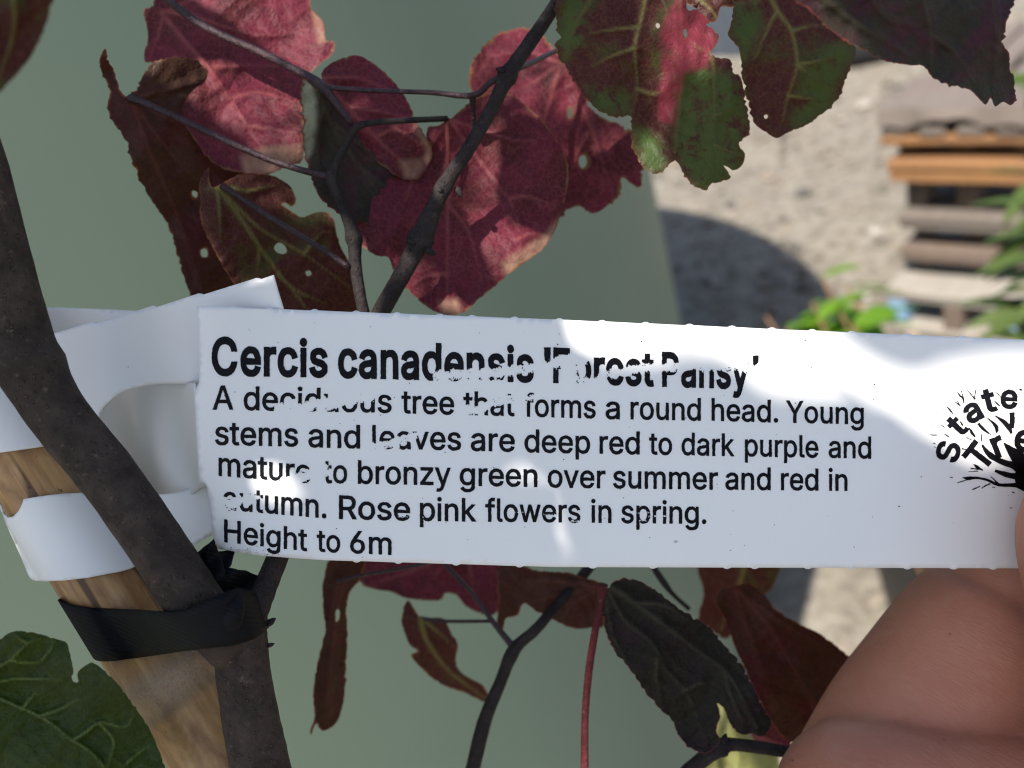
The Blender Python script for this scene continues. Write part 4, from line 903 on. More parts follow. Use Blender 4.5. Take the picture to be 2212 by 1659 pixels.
def cane_front(x, y, off):
    'depth of the front of the cane where the line of sight meets it, off metres nearer; beyond its sides it falls back'
    d = P(x, y, np.ones(np.shape(x))) - En
    a = (CB - CA) / np.linalg.norm(CB - CA); dp = d - (d @ a)[..., None] * a; op = (CA - En) - ((CA - En) @ a) * a
    R = .0047 + off
    b = dp @ op; c = op @ op - R * R; q = (dp * dp).sum(-1); disc = b * b - q * c
    return np.where(disc > 0, (b - np.sqrt(np.maximum(disc, 0))) / q, b / q + np.sqrt(np.maximum(-disc, 0)) / q * .35)

# pot for the tree
p_ = pot((TREE_G[0] - .01, TREE_G[1], 0.0), .16, .29, 'black nursery pot holding the redbud tree and its cane')
gq = on_ground(1950, 1300); pot((gq[0] + .06, gq[1] - .02, 0), .13, .26, 'black nursery pot on the ground behind the finger')

# ================================================================ TIE TAPE
def ribbon_mesh(stations, n=6, across=5, closed=False):
    'stations: (top x, y, depth, bottom x, y, depth)'
    q = catmull(list(stations) + ([stations[0]] if closed else []), n); q = np.array(q)
    V = []; Fc = []
    for s in q:
        for k in range(across + 1):
            t = k / across
            V.append(P(np.array(s[0] + (s[3] - s[0]) * t), np.array(s[1] + (s[4] - s[1]) * t), np.array(s[2] + (s[5] - s[2]) * t)))
    w = across + 1
    for i in range(len(q) - 1):
        for k in range(across): Fc.append((i * w + k, i * w + k + 1, (i + 1) * w + k + 1, (i + 1) * w + k))
    return np.array(V), Fc
def thick(o, t, off=-1.0):
    m = o.modifiers.new('thickness', 'SOLIDIFY'); m.thickness = t; m.offset = off; return o
def tape():
    org = P(np.array(400.), np.array(1350.), np.array(.082))
    root = empty('tie_tape', tuple(org), 'black cloth tie tape knotted round the tree stem and the bamboo cane', 'plant tie')
    cf = lambda x, y: float(cane_front(np.array(float(x)), np.array(float(y)), .0005))
    st = [(x0, y0, cf(x0, y0), x1, y1, cf(x1, y1)) for x0, y0, x1, y1 in ((126, 1295, 203, 1421), (134, 1300, 211, 1426), (152, 1306, 228, 1428), (185, 1311, 258, 1426), (235, 1315, 300, 1420))]
    st += [(300, 1318, .0806, 350, 1413, .0820), (345, 1321, .0780, 395, 1406, .0795), (400, 1318, .0769, 445, 1400, .0778), (460, 1290, .0772, 505, 1393, .0780), (512, 1272, .0790, 552, 1378, .0795), (548, 1280, .0825, 575, 1356, .0825), (545, 1290, .0868, 568, 1362, .0868), (430, 1300, .0930, 460, 1390, .0930), (290, 1300, .0960, 350, 1405, .0960), (175, 1296, .0950, 245, 1415, .0950), (134, 1292, .0928, 212, 1414, .0928)]
    V, Fc = ribbon_mesh(st, 7, 6, True); V = V - org
    thick(link('band', mesh_from('band', V, Fc), M['tape'], root), .00018, 0)
    # knot and its ends, at the right of the stem
    g = np.random.default_rng(4)
    q = np.array(catmull([(518, 1280, .0800, .0006), (508, 1308, .0786, .0009), (500, 1340, .0783, .0010), (508, 1374, .0790, .0006)], 6))
    V, Fc = tube_geo(P(q[:, 0], q[:, 1], q[:, 2]), q[:, 3], 14, .12, (), 4)
    link('knot', mesh_from('knot', np.array(V) - org, Fc), M['tape'], root)
    def flap(outline, d, tilt, seed):
        o = densify(outline, 6, .6, np.random.default_rng(seed)); v, tri = fill(o, (), 9)
        x, y = v[:, 0], v[:, 1]; c = v.mean(0)
        dep = d + tilt[0] * (x - c[0]) + tilt[1] * (y - c[1]) + .0007 * np.sin((x + y) / 19 + seed)
        thick(link('tape_end', mesh_from('tape_end', P(x, y, dep) - org, tri), M['tape'], root), .00016, 0)
    flap([(420, 1198), (446, 1178), (462, 1165), (470, 1192), (500, 1188), (507, 1190), (498, 1222), (492, 1226), (525, 1232), (556, 1243), (553, 1256), (545, 1275), (525, 1296), (522, 1320), (470, 1340), (450, 1270)], .0835, (2e-5, -1e-5), 1)
    flap([(440, 1200), (462, 1168), (476, 1200), (500, 1290), (470, 1330)], .0820, (1e-5, 0), 2)
tape()

# ================================================================ PLANT LABEL
LORG = P(np.array(1200.), np.array(950.), np.array(.085))
label_root = empty('plant_label', tuple(LORG), 'long white plastic plant label with printed tree description, looped round the cane', 'plant label')
def edge_nubs(a, b, xs, h, w=10):
    'an edge from a to b with the little torn perforation nubs'
    out = [a]
    for x in xs:
        t = (x - a[0]) / (b[0] - a[0]); y = a[1] + (b[1] - a[1]) * t
        sgn = 1 if b[0] > a[0] else -1
        out += [(x - sgn * w, y), (x - sgn * 2, y - h), (x + sgn * 4, y - h * .8), (x + sgn * 8, y)]
    return out + [b]
def dedupe(p):
    return [q for i, q in enumerate(p) if i == 0 or math.hypot(q[0] - p[i - 1][0], q[1] - p[i - 1][1]) > .5]
def sheet(name, outline, depth, mat, holes=(), step=11.0, t=.00022, parent=None, dens=9.0):
    v, tri = fill(densify(outline, dens), [densify(h, dens) for h in holes], step)
    o = link(name, mesh_from(name, P(v[:, 0], v[:, 1], depth(v[:, 0], v[:, 1])) - LORG, tri), mat, parent or label_root)
    if t: thick(o, t)
    return o
top = edge_nubs((425, 661), (1200, 690), [504, 584, 680, 770, 858, 950, 1020, 1112], 3.2) + edge_nubs((1200, 690), (2330, 739), [1208, 1301, 1395, 1490, 1582, 1668, 1755, 1841, 1960, 2080], 3.2)
bot = edge_nubs((2330, 1228), (1200, 1225), [2236, 2145, 2060, 1960, 1840, 1745, 1630, 1570, 1410, 1280], -3.2) + edge_nubs((1200, 1225), (700, 1210), [1122, 985, 860, 770], -3.2) + [(700, 1210), (640, 1206), (560, 1200), (462, 1184)]
left = [(459, 1150), (452, 1080), (447, 1052), (438, 1040), (430, 1042), (420, 860), (424, 838), (430, 826), (431, 780), (428, 730)]
sheet('label_strip', dedupe(top + bot + left), d_label, M['label'], (), 12.0)
# loop: the broad hole end, the strap that goes through it and the turns round the cane
def d_holed(x, y): return .0882 - (np.asarray(x) - 300) * 9.0e-6 + (np.asarray(y) - 900) * 6.0e-6 + .0006 * np.exp(-((np.asarray(x) - 410) / 60.) ** 2 - ((np.asarray(y) - 820) / 40.) ** 2) * -1.2
hole = smooth_poly([(212, 905), (232, 872), (262, 848), (300, 836), (345, 830), (390, 829), (424, 830), (446, 850), (452, 930), (450, 1030), (430, 1046), (400, 1060), (360, 1067), (320, 1066), (270, 1040), (225, 980)], 3)
sheet('hole_end', edge_nubs((110, 722), (590, 594), [200, 330, 430, 555], 3) + [(600, 630), (613, 672), (640, 820), (640, 1000), (560, 1090), (450, 1160), (418, 1178), (330, 1206), (260, 1190), (200, 1050), (150, 850)], d_holed, M['label'], [hole], 10)
V, Fc = ribbon_mesh([(424, 826, .0838, 450, 1046, .0838), (404, 826, .0868, 432, 1056, .0862), (372, 822, .0905, 406, 1074, .0895), (325, 818, .0940, 368, 1082, .0925), (270, 815, .0970, 322, 1082, .0955), (200, 810, .0990, 258, 1070, .0985), (110, 800, .1000, 170, 1050, .1000)], 8, 14)
thick(link('strap', mesh_from('strap', V - LORG, Fc), M['label'], label_root), .00022)
sheet('back_turn', [(40, 664), (96, 663), (200, 667), (312, 672), (400, 690), (420, 860), (60, 860)], lambda x, y: .0985 - (np.asarray(x) - 100) * 6e-6, M['label'])
band_hi = [(-70, 720), (60, 800), (150, 905), (160, 950), (86, 965), (40, 972), (0, 978), (-40, 980), (-90, 880), (-120, 800)]
sheet('front_turn', band_hi, lambda x, y: cane_front(x, y, .0006), M['label'], (), 7.0, .00022, None, 6)
band_lo = [(-2, 1088), (2, 1104), (8, 1114), (16, 1119), (28, 1116), (40, 1104), (47, 1090), (51, 1078), (80, 1073), (110, 1069), (140, 1066), (165, 1065), (240, 1062), (330, 1150), (400, 1200), (295, 1222), (282, 1228), (262, 1234), (230, 1240), (190, 1248), (140, 1254), (100, 1256), (76, 1255), (66, 1250), (60, 1240), (46, 1205), (30, 1170), (12, 1130)]
sheet('front_turn', band_lo, lambda x, y: cane_front(x, y, .0006), M['label'], (), 7.0, .00022, None, 6)

# ---- print
GLYPHS = {
    'R': {'.': (188, '83 85,95 87,107 85,118 81,128 73,135 64,140 53,141 41,140 29,135 18,128 9,118 1,107 -3,95 -4,83 -3,73 1,63 9,55 18,51 29,50 41,51 53,55 64,63 73,73 81'),
        '6': (453, '137 340,252 509,322 509,151 261,145 261,151 270,157 279,165 288,174 295,184 302,196 307,208 311,221 313,235 314,265 312,291 305,316 295,337 280,355 262,370 240,380 215,387 187,389 157,387 127,379 98,368 73,352 50,333 30,310 14,284 3,257 -4,226 -7,196 -4,168 3,142 15,119 31,100 51,84 74,73 101,66 130,64 162,65 187,71 212,80 239,93 268,112 302;226 265,207 264,190 259,174 252,160 241,148 229,138 214,131 197,126 179,125 158,126 138,131 119,138 102,148 86,160 73,174 63,190 55,207 50,226 48,245 50,263 55,279 63,293 73,304 86,314 101,322 119,326 137,327 157,326 178,322 196,314 213,304 228,293 241,279 251,263 259,245 264'),
        'A': (480, '16 0,201 509,276 509,463 0,395 0,240 440,85 0;105 142,375 142,375 199,105 199'),
        'H': (517, '60 0,60 509,125 509,125 289,392 289,392 509,457 509,457 0,392 0,392 232,125 232,125 0'),
        'R': (449, '60 0,60 509,236 509,273 506,305 500,333 489,356 473,376 455,390 433,401 408,407 381,409 352,407 323,401 296,390 271,376 250,356 232,333 217,305 206,273 200,236 198,96 198,96 255,234 255,258 256,280 260,298 267,313 276,325 287,334 300,340 316,344 333,345 352,344 371,340 389,334 405,325 419,313 430,298 440,279 446,258 451,233 452,125 452,125 0;230 229,303 229,428 0,353 0'),
        'Y': (472, '203 208,16 509,91 509,192 344,203 327,213 309,222 292,231 274,240 254,250 230,224 230,233 254,242 275,251 293,260 310,270 327,280 344,381 509,455 509,268 208,268 0,203 0'),
        'a': (389, '173 383,194 384,208 384,223 382,239 379,255 375,271 369,286 360,300 350,312 336,322 320,330 301,335 278,337 251,337 0,277 0,277 52,272 52,267 43,260 34,252 25,242 16,229 8,215 1,199 -4,181 -7,160 -9,137 -7,115 -3,94 5,76 15,60 29,48 45,38 63,32 84,30 108,32 128,36 146,43 161,53 174,64 184,78 193,92 200,108 206,125 211,143 214,161 217,178 220,200 223,218 225,234 227,247 229,257 231,265 235,271 240,274 246,276 255,276 257,275 272,272 285,267 297,260 307,251 315,240 322,227 327,212 330,196 331,178 330,163 327,149 322,137 316,127 309,118 301,110 292,104 283,100 274,41 291,51 313,64 331,79 346,95 358,114 368,133 375,153 380;276 190,272 187,267 184,259 182,251 180,241 178,231 176,221 174,210 173,200 171,191 170,182 169,175 168,161 166,147 163,134 159,122 153,112 147,103 139,97 130,93 118,92 105,93 93,96 82,102 72,109 64,119 57,130 52,142 48,156 46,170 45,192 47,211 51,228 59,242 68,254 80,263 93,270 108,274 122,276 138'),
        'b': (424, '53 0,53 509,114 509,114 319,118 319,123 327,130 336,137 346,147 355,158 364,171 373,188 379,207 383,229 384,259 382,287 374,313 361,335 342,354 320,370 293,381 261,388 227,390 189,388 151,381 116,370 84,355 57,336 34,313 16,288 3,260 -6,229 -8,208 -7,189 -3,172 4,159 12,147 21,138 31,130 41,123 50,118 59,112 59,112 0;220 330,198 328,178 322,161 312,147 299,134 282,125 263,118 241,114 216,113 189,114 162,118 138,125 115,135 95,147 78,162 65,179 55,198 49,220 47,242 49,262 55,279 66,294 80,306 97,316 117,323 139,327 163,328 189,327 215,323 239,316 261,307 281,295 298,280 311,262 322,243 328'),
        'c': (396, '174 382,207 384,226 384,243 381,260 377,276 371,291 364,305 356,318 346,330 335,340 322,349 308,356 293,362 277,303 262,300 272,295 281,290 289,284 297,278 304,270 311,261 316,252 321,242 325,231 328,220 329,207 330,184 328,163 321,145 310,130 296,118 278,108 258,102 236,98 212,96 187,98 163,102 139,108 117,118 97,130 80,145 66,163 55,184 49,207 46,220 47,232 49,243 52,253 55,262 60,271 66,279 73,285 80,292 89,297 98,301 107,304 117,363 102,357 86,350 70,341 56,331 43,319 32,306 21,292 12,277 5,261 -1,244 -5,226 -7,207 -8,174 -5,144 3,117 16,93 35,72 58,56 85,44 116,37 150,34 187,37 225,44 260,56 291,72 318,93 341,117 360,144 374'),
        'd': (424, '311 319,311 509,372 509,372 0,313 0,313 59,307 59,301 50,295 41,287 31,277 21,266 12,252 4,236 -3,217 -7,195 -8,165 -6,137 3,111 16,89 34,70 57,55 84,43 116,36 151,34 189,36 227,43 261,55 293,70 320,89 342,112 361,137 374,165 382,196 384,218 383,237 379,253 373,267 364,278 355,287 346,295 336,301 327,306 319;205 330,182 328,162 322,145 311,130 298,118 281,108 261,102 239,98 215,96 189,98 163,102 139,109 117,118 97,130 80,145 66,162 55,182 49,205 47,226 49,246 55,263 65,278 78,290 95,299 115,306 138,310 162,312 189,310 216,306 241,300 263,290 282,278 299,263 312,246 322,227 328'),
        'e': (404, '172 382,205 384,226 383,246 380,266 374,285 366,303 355,319 341,334 324,347 305,357 282,365 256,370 227,371 194,371 169,75 169,75 221,338 221,310 202,308 226,304 248,298 269,288 286,277 301,263 314,246 323,227 328,205 330,183 328,164 323,146 313,131 301,119 286,109 270,102 251,97 231,96 211,96 178,98 151,102 127,110 106,121 88,135 73,151 61,169 53,190 48,212 46,227 47,241 49,254 53,265 58,276 65,285 73,294 82,300 93,306 105,365 91,358 72,348 55,335 39,320 26,302 14,283 4,261 -3,237 -7,212 -8,177 -5,145 3,117 16,92 35,72 58,56 85,44 116,37 150,34 187,36 224,44 258,55 290,71 317,91 340,115 359,142 373'),
        'f': (254, '169 529,187 530,201 530,212 529,222 527,231 525,238 523,243 521,227 468,224 470,220 471,215 472,209 473,202 474,195 474,178 472,164 468,154 460,147 449,143 435,142 419,142 0,81 0,81 432,82 452,87 470,96 486,107 499,120 510,135 519,152 525;6 327,6 379,228 379,228 327'),
        'g': (425, '166 382,196 384,218 383,237 379,253 373,267 365,279 356,288 346,296 336,302 327,308 319,313 319,313 379,372 379,372 -9,370 -40,363 -67,350 -90,334 -109,314 -124,291 -136,265 -144,237 -149,207 -151,180 -149,156 -146,134 -140,114 -132,97 -122,82 -110,70 -97,59 -84,51 -69,101 -41,107 -49,114 -57,122 -66,131 -74,142 -82,154 -88,169 -93,187 -96,207 -97,236 -95,261 -87,282 -75,298 -58,308 -34,311 -6,311 68,306 68,301 60,294 51,287 41,277 32,266 23,252 16,236 10,217 6,195 5,165 7,138 14,113 27,90 43,71 65,55 90,43 120,36 154,34 191,36 229,43 263,55 293,71 320,90 342,112 361,138 374;205 330,182 328,163 322,145 312,130 298,118 282,109 262,102 241,98 218,96 193,98 167,102 144,109 123,118 104,131 88,145 76,163 66,183 61,205 59,227 61,246 66,264 75,278 87,290 103,300 121,307 142,311 166,312 193,311 219,307 242,300 264,291 283,279 299,264 312,247 322,227 328'),
        'h': (410, '53 0,53 509,114 509,114 287,102 287,116 319,132 344,152 362,175 374,200 382,227 384,252 383,275 377,295 369,313 356,328 340,341 321,350 298,355 271,357 240,357 0,296 0,296 235,293 263,286 286,273 304,256 318,235 326,210 329,192 328,176 324,161 317,147 308,136 297,126 283,119 266,115 248,114 227,114 0'),
        'i': (167, '53 0,53 379,114 379,114 0;73 522,84 524,95 522,105 518,114 512,121 504,125 494,126 483,125 472,121 463,114 455,105 448,95 444,84 443,73 444,63 448,54 455,47 463,43 472,41 483,43 494,47 504,54 512,63 518'),
        'k': (381, '53 0,53 509,114 509,114 0;121 212,284 379,360 379,184 199,177 199,110 137,110 212;148 186,191 229,372 0,294 0'),
        'l': (189, '53 84,53 509,114 509,114 99,114 83,117 71,120 62,126 57,135 53,146 52,152 52,157 52,160 53,164 53,167 54,170 54,181 3,175 1,169 0,162 -1,154 -2,147 -2,139 -2,112 0,91 8,74 20,62 37,55 59'),
        'm': (610, '203 385,219 386,245 383,268 375,287 361,303 342,314 320,321 295,312 295,318 312,326 329,337 343,350 356,364 366,381 375,398 381,417 385,437 386,458 385,478 380,497 372,514 361,529 346,541 328,550 307,555 283,557 255,557 0,496 0,496 254,493 279,485 298,473 313,456 323,438 329,419 330,402 329,387 326,374 320,363 312,353 302,345 290,340 277,336 263,335 247,335 0,274 0,274 260,272 280,265 297,253 311,238 322,220 328,199 330,185 329,171 326,158 320,145 312,135 302,126 289,119 274,115 257,114 238,114 0,53 0,53 379,112 379,112 295,108 295,114 314,122 331,132 346,144 358,158 368,172 376,187 382'),
        'n': (410, '200 382,227 384,252 383,275 377,295 369,313 356,328 340,341 321,350 298,355 271,357 240,357 0,296 0,296 235,293 263,286 286,273 304,256 318,235 326,210 329,192 328,176 324,161 317,147 308,136 297,126 283,119 266,115 248,114 227,114 0,53 0,53 379,112 379,112 287,102 287,116 319,132 344,152 362,175 374'),
        'o': (415, '174 382,207 384,241 382,271 374,299 360,323 341,343 318,359 291,371 260,379 225,381 187,379 150,371 116,359 85,343 58,323 35,299 16,271 3,241 -5,207 -8,174 -5,144 3,117 16,93 35,72 58,56 85,44 116,37 150,34 187,37 225,44 260,56 291,72 318,93 341,117 360,144 374;207 330,184 328,163 321,145 310,130 296,118 278,108 258,102 236,98 212,96 187,98 163,102 139,108 117,118 97,130 80,145 66,163 55,184 49,207 46,231 49,252 55,270 66,285 80,298 97,307 117,314 139,318 163,319 187,318 212,314 236,307 258,298 278,285 296,270 310,252 321,231 328'),
        'p': (424, '207 383,229 384,259 382,287 374,313 361,335 342,354 320,370 293,381 261,388 227,390 189,388 151,381 116,370 84,355 57,336 34,313 16,288 3,260 -6,229 -8,208 -7,189 -3,173 4,159 12,147 21,138 31,130 41,124 50,118 59,114 59,114 -143,53 -143,53 379,112 379,112 319,118 319,123 327,130 336,137 346,147 355,158 364,171 373,188 379;220 330,198 328,178 322,161 312,147 299,134 282,125 263,118 241,114 216,113 189,114 162,118 138,125 115,135 95,147 78,162 65,179 55,198 49,220 47,242 49,262 55,279 66,294 80,306 97,316 117,323 139,327 163,328 189,327 215,323 239,316 261,307 281,295 298,280 311,262 322,243 328'),
        'r': (259, '191 383,213 385,218 385,223 385,229 384,235 384,240 384,243 384,243 322,241 323,236 324,230 324,223 325,215 326,207 326,190 324,174 321,159 315,146 306,135 296,126 284,119 269,115 254,114 237,114 0,53 0,53 379,112 379,112 321,115 321,124 339,137 354,152 367,171 377'),
        's': (365, '161 383,187 384,212 383,234 379,254 372,271 363,286 352,299 339,309 324,318 308,324 290,268 277,262 291,254 304,243 316,228 325,210 331,187 333,166 331,147 326,131 317,119 305,111 292,109 277,110 264,115 253,124 243,136 235,152 229,172 223,229 209,261 200,287 187,306 171,320 153,328 131,331 107,329 85,323 65,312 47,298 31,281 18,260 6,236 -2,210 -7,182 -8,157 -7,133 -3,112 3,93 12,76 24,62 38,50 54,41 73,36 94,94 107,101 87,111 72,124 60,141 52,160 47,181 45,206 47,227 53,244 62,258 74,265 88,268 103,266 115,262 126,254 136,243 144,229 150,212 155,149 170,118 180,92 192,72 208,58 227,50 249,47 274,49 295,55 314,65 332,79 347,95 360,115 370,137 378'),
        't': (227, '65 471,65 93,68 64,77 41,92 21,113 7,138 -1,168 -4,176 -4,184 -3,192 -3,200 -2,207 0,213 2,202 54,197 53,191 52,185 51,180 50,175 50,170 50,156 51,144 55,136 61,130 70,127 83,126 98,126 471;6 327,6 379,204 379,204 327'),
        'u': (410, '53 139,53 379,114 379,114 144,116 117,124 94,137 75,154 61,175 53,200 50,218 51,234 55,249 62,263 71,274 83,283 97,290 113,295 132,296 153,296 379,357 379,357 0,298 0,298 92,307 92,294 60,277 35,257 17,234 5,209 -3,182 -5,158 -3,135 2,115 11,97 23,82 39,69 59,60 82,54 109'),
        'v': (389, '163 0,17 379,84 379,165 155,173 132,180 110,187 87,193 64,199 42,206 21,184 21,191 42,197 64,203 87,209 110,216 132,224 155,305 379,371 379,226 0'),
        'w': (567, '138 0,23 379,87 379,133 214,140 190,147 164,154 137,161 107,168 75,175 41,165 41,172 74,179 105,186 135,192 163,199 189,206 214,252 379,316 379,362 214,368 189,375 163,382 136,388 106,395 75,402 41,391 41,399 75,406 106,413 135,420 163,427 189,434 214,480 379,545 379,429 0,368 0,319 172,314 189,309 207,305 225,300 243,295 262,291 280,286 299,281 318,277 338,291 338,286 319,281 299,277 280,272 262,267 243,263 225,258 207,253 189,248 172,199 0'),
        'y': (389, '163 -1,17 379,84 379,165 155,173 132,180 109,187 87,193 64,199 42,206 21,184 21,190 42,196 64,202 87,209 110,216 132,224 155,305 379,371 379,204 -58,196 -77,187 -93,177 -107,165 -119,153 -128,139 -136,125 -141,109 -144,91 -145,82 -145,73 -144,65 -143,57 -142,52 -140,47 -139,61 -86,71 -87,83 -89,94 -90,104 -89,113 -86,122 -81,130 -74,138 -64,145 -51,151 -36'),
        'z': (380, '48 323,48 379,333 379,333 331,126 60,126 56,339 56,339 0,42 0,42 46,254 320,254 323')},
    'B': {"'": (228, '78 318,70 509,136 509,128 318'),
        'C': (532, '225 512,267 516,293 514,317 511,340 504,362 496,383 485,402 471,419 456,435 438,448 418,459 397,467 373,473 348,408 348,404 365,397 380,389 395,380 407,369 418,357 428,344 437,330 444,315 449,300 453,284 455,267 456,237 453,209 445,184 432,161 414,141 391,125 364,113 332,106 295,103 254,106 213,113 177,125 145,141 117,161 94,184 76,210 63,237 56,267 53,284 54,300 56,315 60,330 65,344 72,357 81,369 90,380 102,389 114,397 128,404 144,408 160,473 160,467 135,459 112,448 91,435 71,420 53,402 38,383 24,363 13,341 5,317 -2,293 -6,267 -7,225 -3,186 7,150 25,119 49,92 79,70 115,53 157,44 203,40 254,44 305,53 352,70 393,92 429,119 459,150 484,186 501'),
        'F': (432, '60 0,60 509,369 509,369 452,125 452,125 278,346 278,346 221,125 221,125 0'),
        'P': (467, '60 0,60 509,235 509,272 506,305 499,332 487,356 471,375 452,390 430,400 404,407 377,409 348,407 318,400 291,390 265,375 243,356 223,332 207,305 195,272 188,235 186,109 186,109 242,233 242,257 244,279 248,297 256,312 266,324 279,333 294,339 310,343 328,344 348,343 367,339 385,333 402,324 416,312 428,297 439,279 446,257 451,232 452,125 452,125 0'),
        'S': (469, '195 514,227 516,259 514,289 508,316 498,340 484,360 468,377 449,390 427,398 403,401 378,337 378,332 402,320 421,302 437,280 449,254 456,225 459,204 457,185 454,167 448,152 440,139 430,129 418,121 405,117 391,115 376,117 359,122 345,131 334,142 324,155 315,169 308,184 302,198 297,212 293,264 279,279 275,295 270,312 264,328 256,344 248,359 238,372 226,384 213,395 198,402 180,407 161,408 139,406 112,399 87,386 64,370 43,349 25,323 11,294 0,261 -7,224 -9,188 -7,156 -1,128 9,102 23,81 40,64 60,51 83,42 109,38 137,104 137,108 118,114 102,123 88,136 76,150 66,166 59,185 53,204 50,224 49,246 50,267 54,286 60,303 69,317 79,329 92,338 106,344 122,346 139,344 154,340 168,332 179,322 189,310 197,296 205,280 211,263 217,245 222,184 239,145 253,112 269,86 289,67 313,56 341,52 372,54 400,62 425,75 448,92 468,113 484,138 498,165 508'),
        'T': (471, '32 452,32 509,417 509,417 452,257 452,257 0,193 0,193 452')}}
def glyph(face, ch):
    adv, enc = GLYPHS[face][ch]
    return adv / 1000.0, [np.array([[float(q) for q in p.split()] for p in lp.split(',')]) / 1000.0 for lp in enc.split(';')]
def fill_loops(loops, step, g):
    'fills outlines by the even-odd rule with small triangles'
    V = []; E = []
    for lp in loops:
        lp = densify(lp, step * 1.3); s = len(V)
        V += [Vector((float(p[0]), float(p[1]))) for p in lp]; E += [(s + i, s + (i + 1) % len(lp)) for i in range(len(lp))]
    A = np.vstack(loops); x0, y0 = A.min(0); x1, y1 = A.max(0)
    gx, gy = np.meshgrid(np.arange(x0, x1, step), np.arange(y0, y1, step)); gx = (gx + g.normal(size=gx.shape) * .2 * step).ravel(); gy = (gy + g.normal(size=gy.shape) * .2 * step).ravel()
    ins = inked(loops, gx, gy)
    V += [Vector((float(a), float(b))) for a, b in zip(gx[ins], gy[ins])]
    r = delaunay_2d_cdt(V, E, [], 0, 1e-4)
    v = np.array([(p.x, p.y) for p in r[0]]); t = np.array([f for f in r[2] if len(f) == 3])
    c = v[t].mean(1); ins = inked(loops, c[:, 0], c[:, 1])
    t = t[ins]
    a, b, e = v[t[:, 0]], v[t[:, 1]], v[t[:, 2]]
    fl = ((b[:, 0] - a[:, 0]) * (e[:, 1] - a[:, 1]) - (b[:, 1] - a[:, 1]) * (e[:, 0] - a[:, 0])) > 0
    t[fl] = t[fl][:, ::-1]
    return v, t
# strokes where the print has rubbed off: polyline and half width
WORN = [([(942, 812), (1010, 808), (1075, 806), (1130, 797), (1165, 794), (1200, 784), (1235, 776), (1262, 774)], 10), ([(1030, 808), (1010, 826), (1090, 826)], 6),
        ([(1262, 775), (1240, 800)], 9), ([(1235, 812), (1262, 826), (1290, 824), (1310, 808), (1340, 804), (1375, 797), (1405, 793), (1440, 794), (1490, 790), (1530, 792), (1580, 789), (1632, 796)], 9), ([(1480, 783), (1540, 782), (1600, 784)], 8), ([(1215, 782), (1222, 800)], 9),
        ([(600, 882), (630, 884), (660, 880), (690, 872), (715, 868), (745, 866), (770, 862), (800, 858)], 10), ([(690, 884), (720, 876), (735, 868)], 8), ([(725, 852), (760, 858)], 7),
        ([(1012, 884), (1035, 886), (1046, 880), (1065, 868), (1095, 864), (1122, 860)], 9), ([(1004, 890), (1030, 890)], 5), ([(1130, 866), (1150, 858)], 5),
        ([(806, 964), (830, 962), (850, 956), (872, 948), (896, 942)], 8), ([(858, 966), (850, 958)], 6),
        ([(612, 1040), (636, 1032), (660, 1026), (690, 1018), (702, 1010)], 9), ([(640, 1044), (672, 1024)], 7), ([(600, 1046), (630, 1042)], 4), ([(690, 1022), (704, 1022)], 8),
        ([(470, 1090), (500, 1086), (520, 1082), (545, 1078)], 9), ([(486, 1100), (508, 1090)], 5), ([(515, 1076), (560, 1074)], 5)]
def print_mesh(name, parts, seed):
    g = np.random.default_rng(seed); VV = []; TT = []; off = 0
    for v, t in parts:
        VV.append(v); TT.append(t + off); off += len(v)
    v = np.vstack(VV); t = np.vstack(TT); c = v[t].mean(1)
    keep = np.ones(len(t), bool)
    for line, w in WORN:
        d, _ = seg_dist(c[:, 0], c[:, 1], line)
        ww = w * (1 + .18 * np.sin(c[:, 0] / 5.0) + .15 * np.sin(c[:, 0] / 2.1 + 1)) + g.normal(size=len(c)) * 1.0
        keep &= ~((d < ww) & (g.random(len(c)) > .012))
    # light horizontal scratches low on the label
    for k in range(26):
        x0 = g.uniform(470, 1500); y0 = g.uniform(1100, 1200); d, _ = seg_dist(c[:, 0], c[:, 1], [(x0, y0), (x0 + g.uniform(20, 60), y0 + g.uniform(-2, 2))]); keep &= ~((d < .9) & (g.random(len(c)) > .3))
    t = t[keep]
    u = np.unique(t); rm = -np.ones(len(v), int); rm[u] = np.arange(len(u)); v = v[u]; t = rm[t]
    v = v + g.normal(size=v.shape) * .25
    return link(name, mesh_from(name, P(v[:, 0], v[:, 1], d_label(v[:, 0], v[:, 1]) - .00005) - LORG, t), M['ink'], label_root)
def winding(poly, x, y):
    poly = np.asarray(poly, float); w = np.zeros(np.shape(x), int); j = len(poly) - 1
    for i in range(len(poly)):
        (xa, ya), (xb, yb) = poly[j], poly[i]
        side = (xb - xa) * (y - ya) - (x - xa) * (yb - ya)
        w += ((ya <= y) & (yb > y) & (side > 0)).astype(int) - ((ya > y) & (yb <= y) & (side < 0)).astype(int)
        j = i
    return w
def is_hole(i, loops):
    q = np.asarray(loops[i]); q = np.vstack([q, (q + np.roll(q, -1, 0)) / 2])
    return any(k != i and bool(np.all(winding(o, q[:, 0], q[:, 1]) != 0)) for k, o in enumerate(loops))
def inked(loops, x, y):
    solid = np.zeros(np.shape(x), bool); cut = np.zeros(np.shape(x), bool)
    for i, lp in enumerate(loops):
        w = winding(lp, x, y) != 0
        if is_hole(i, loops): cut |= w
        else: solid |= w
    return solid & ~cut
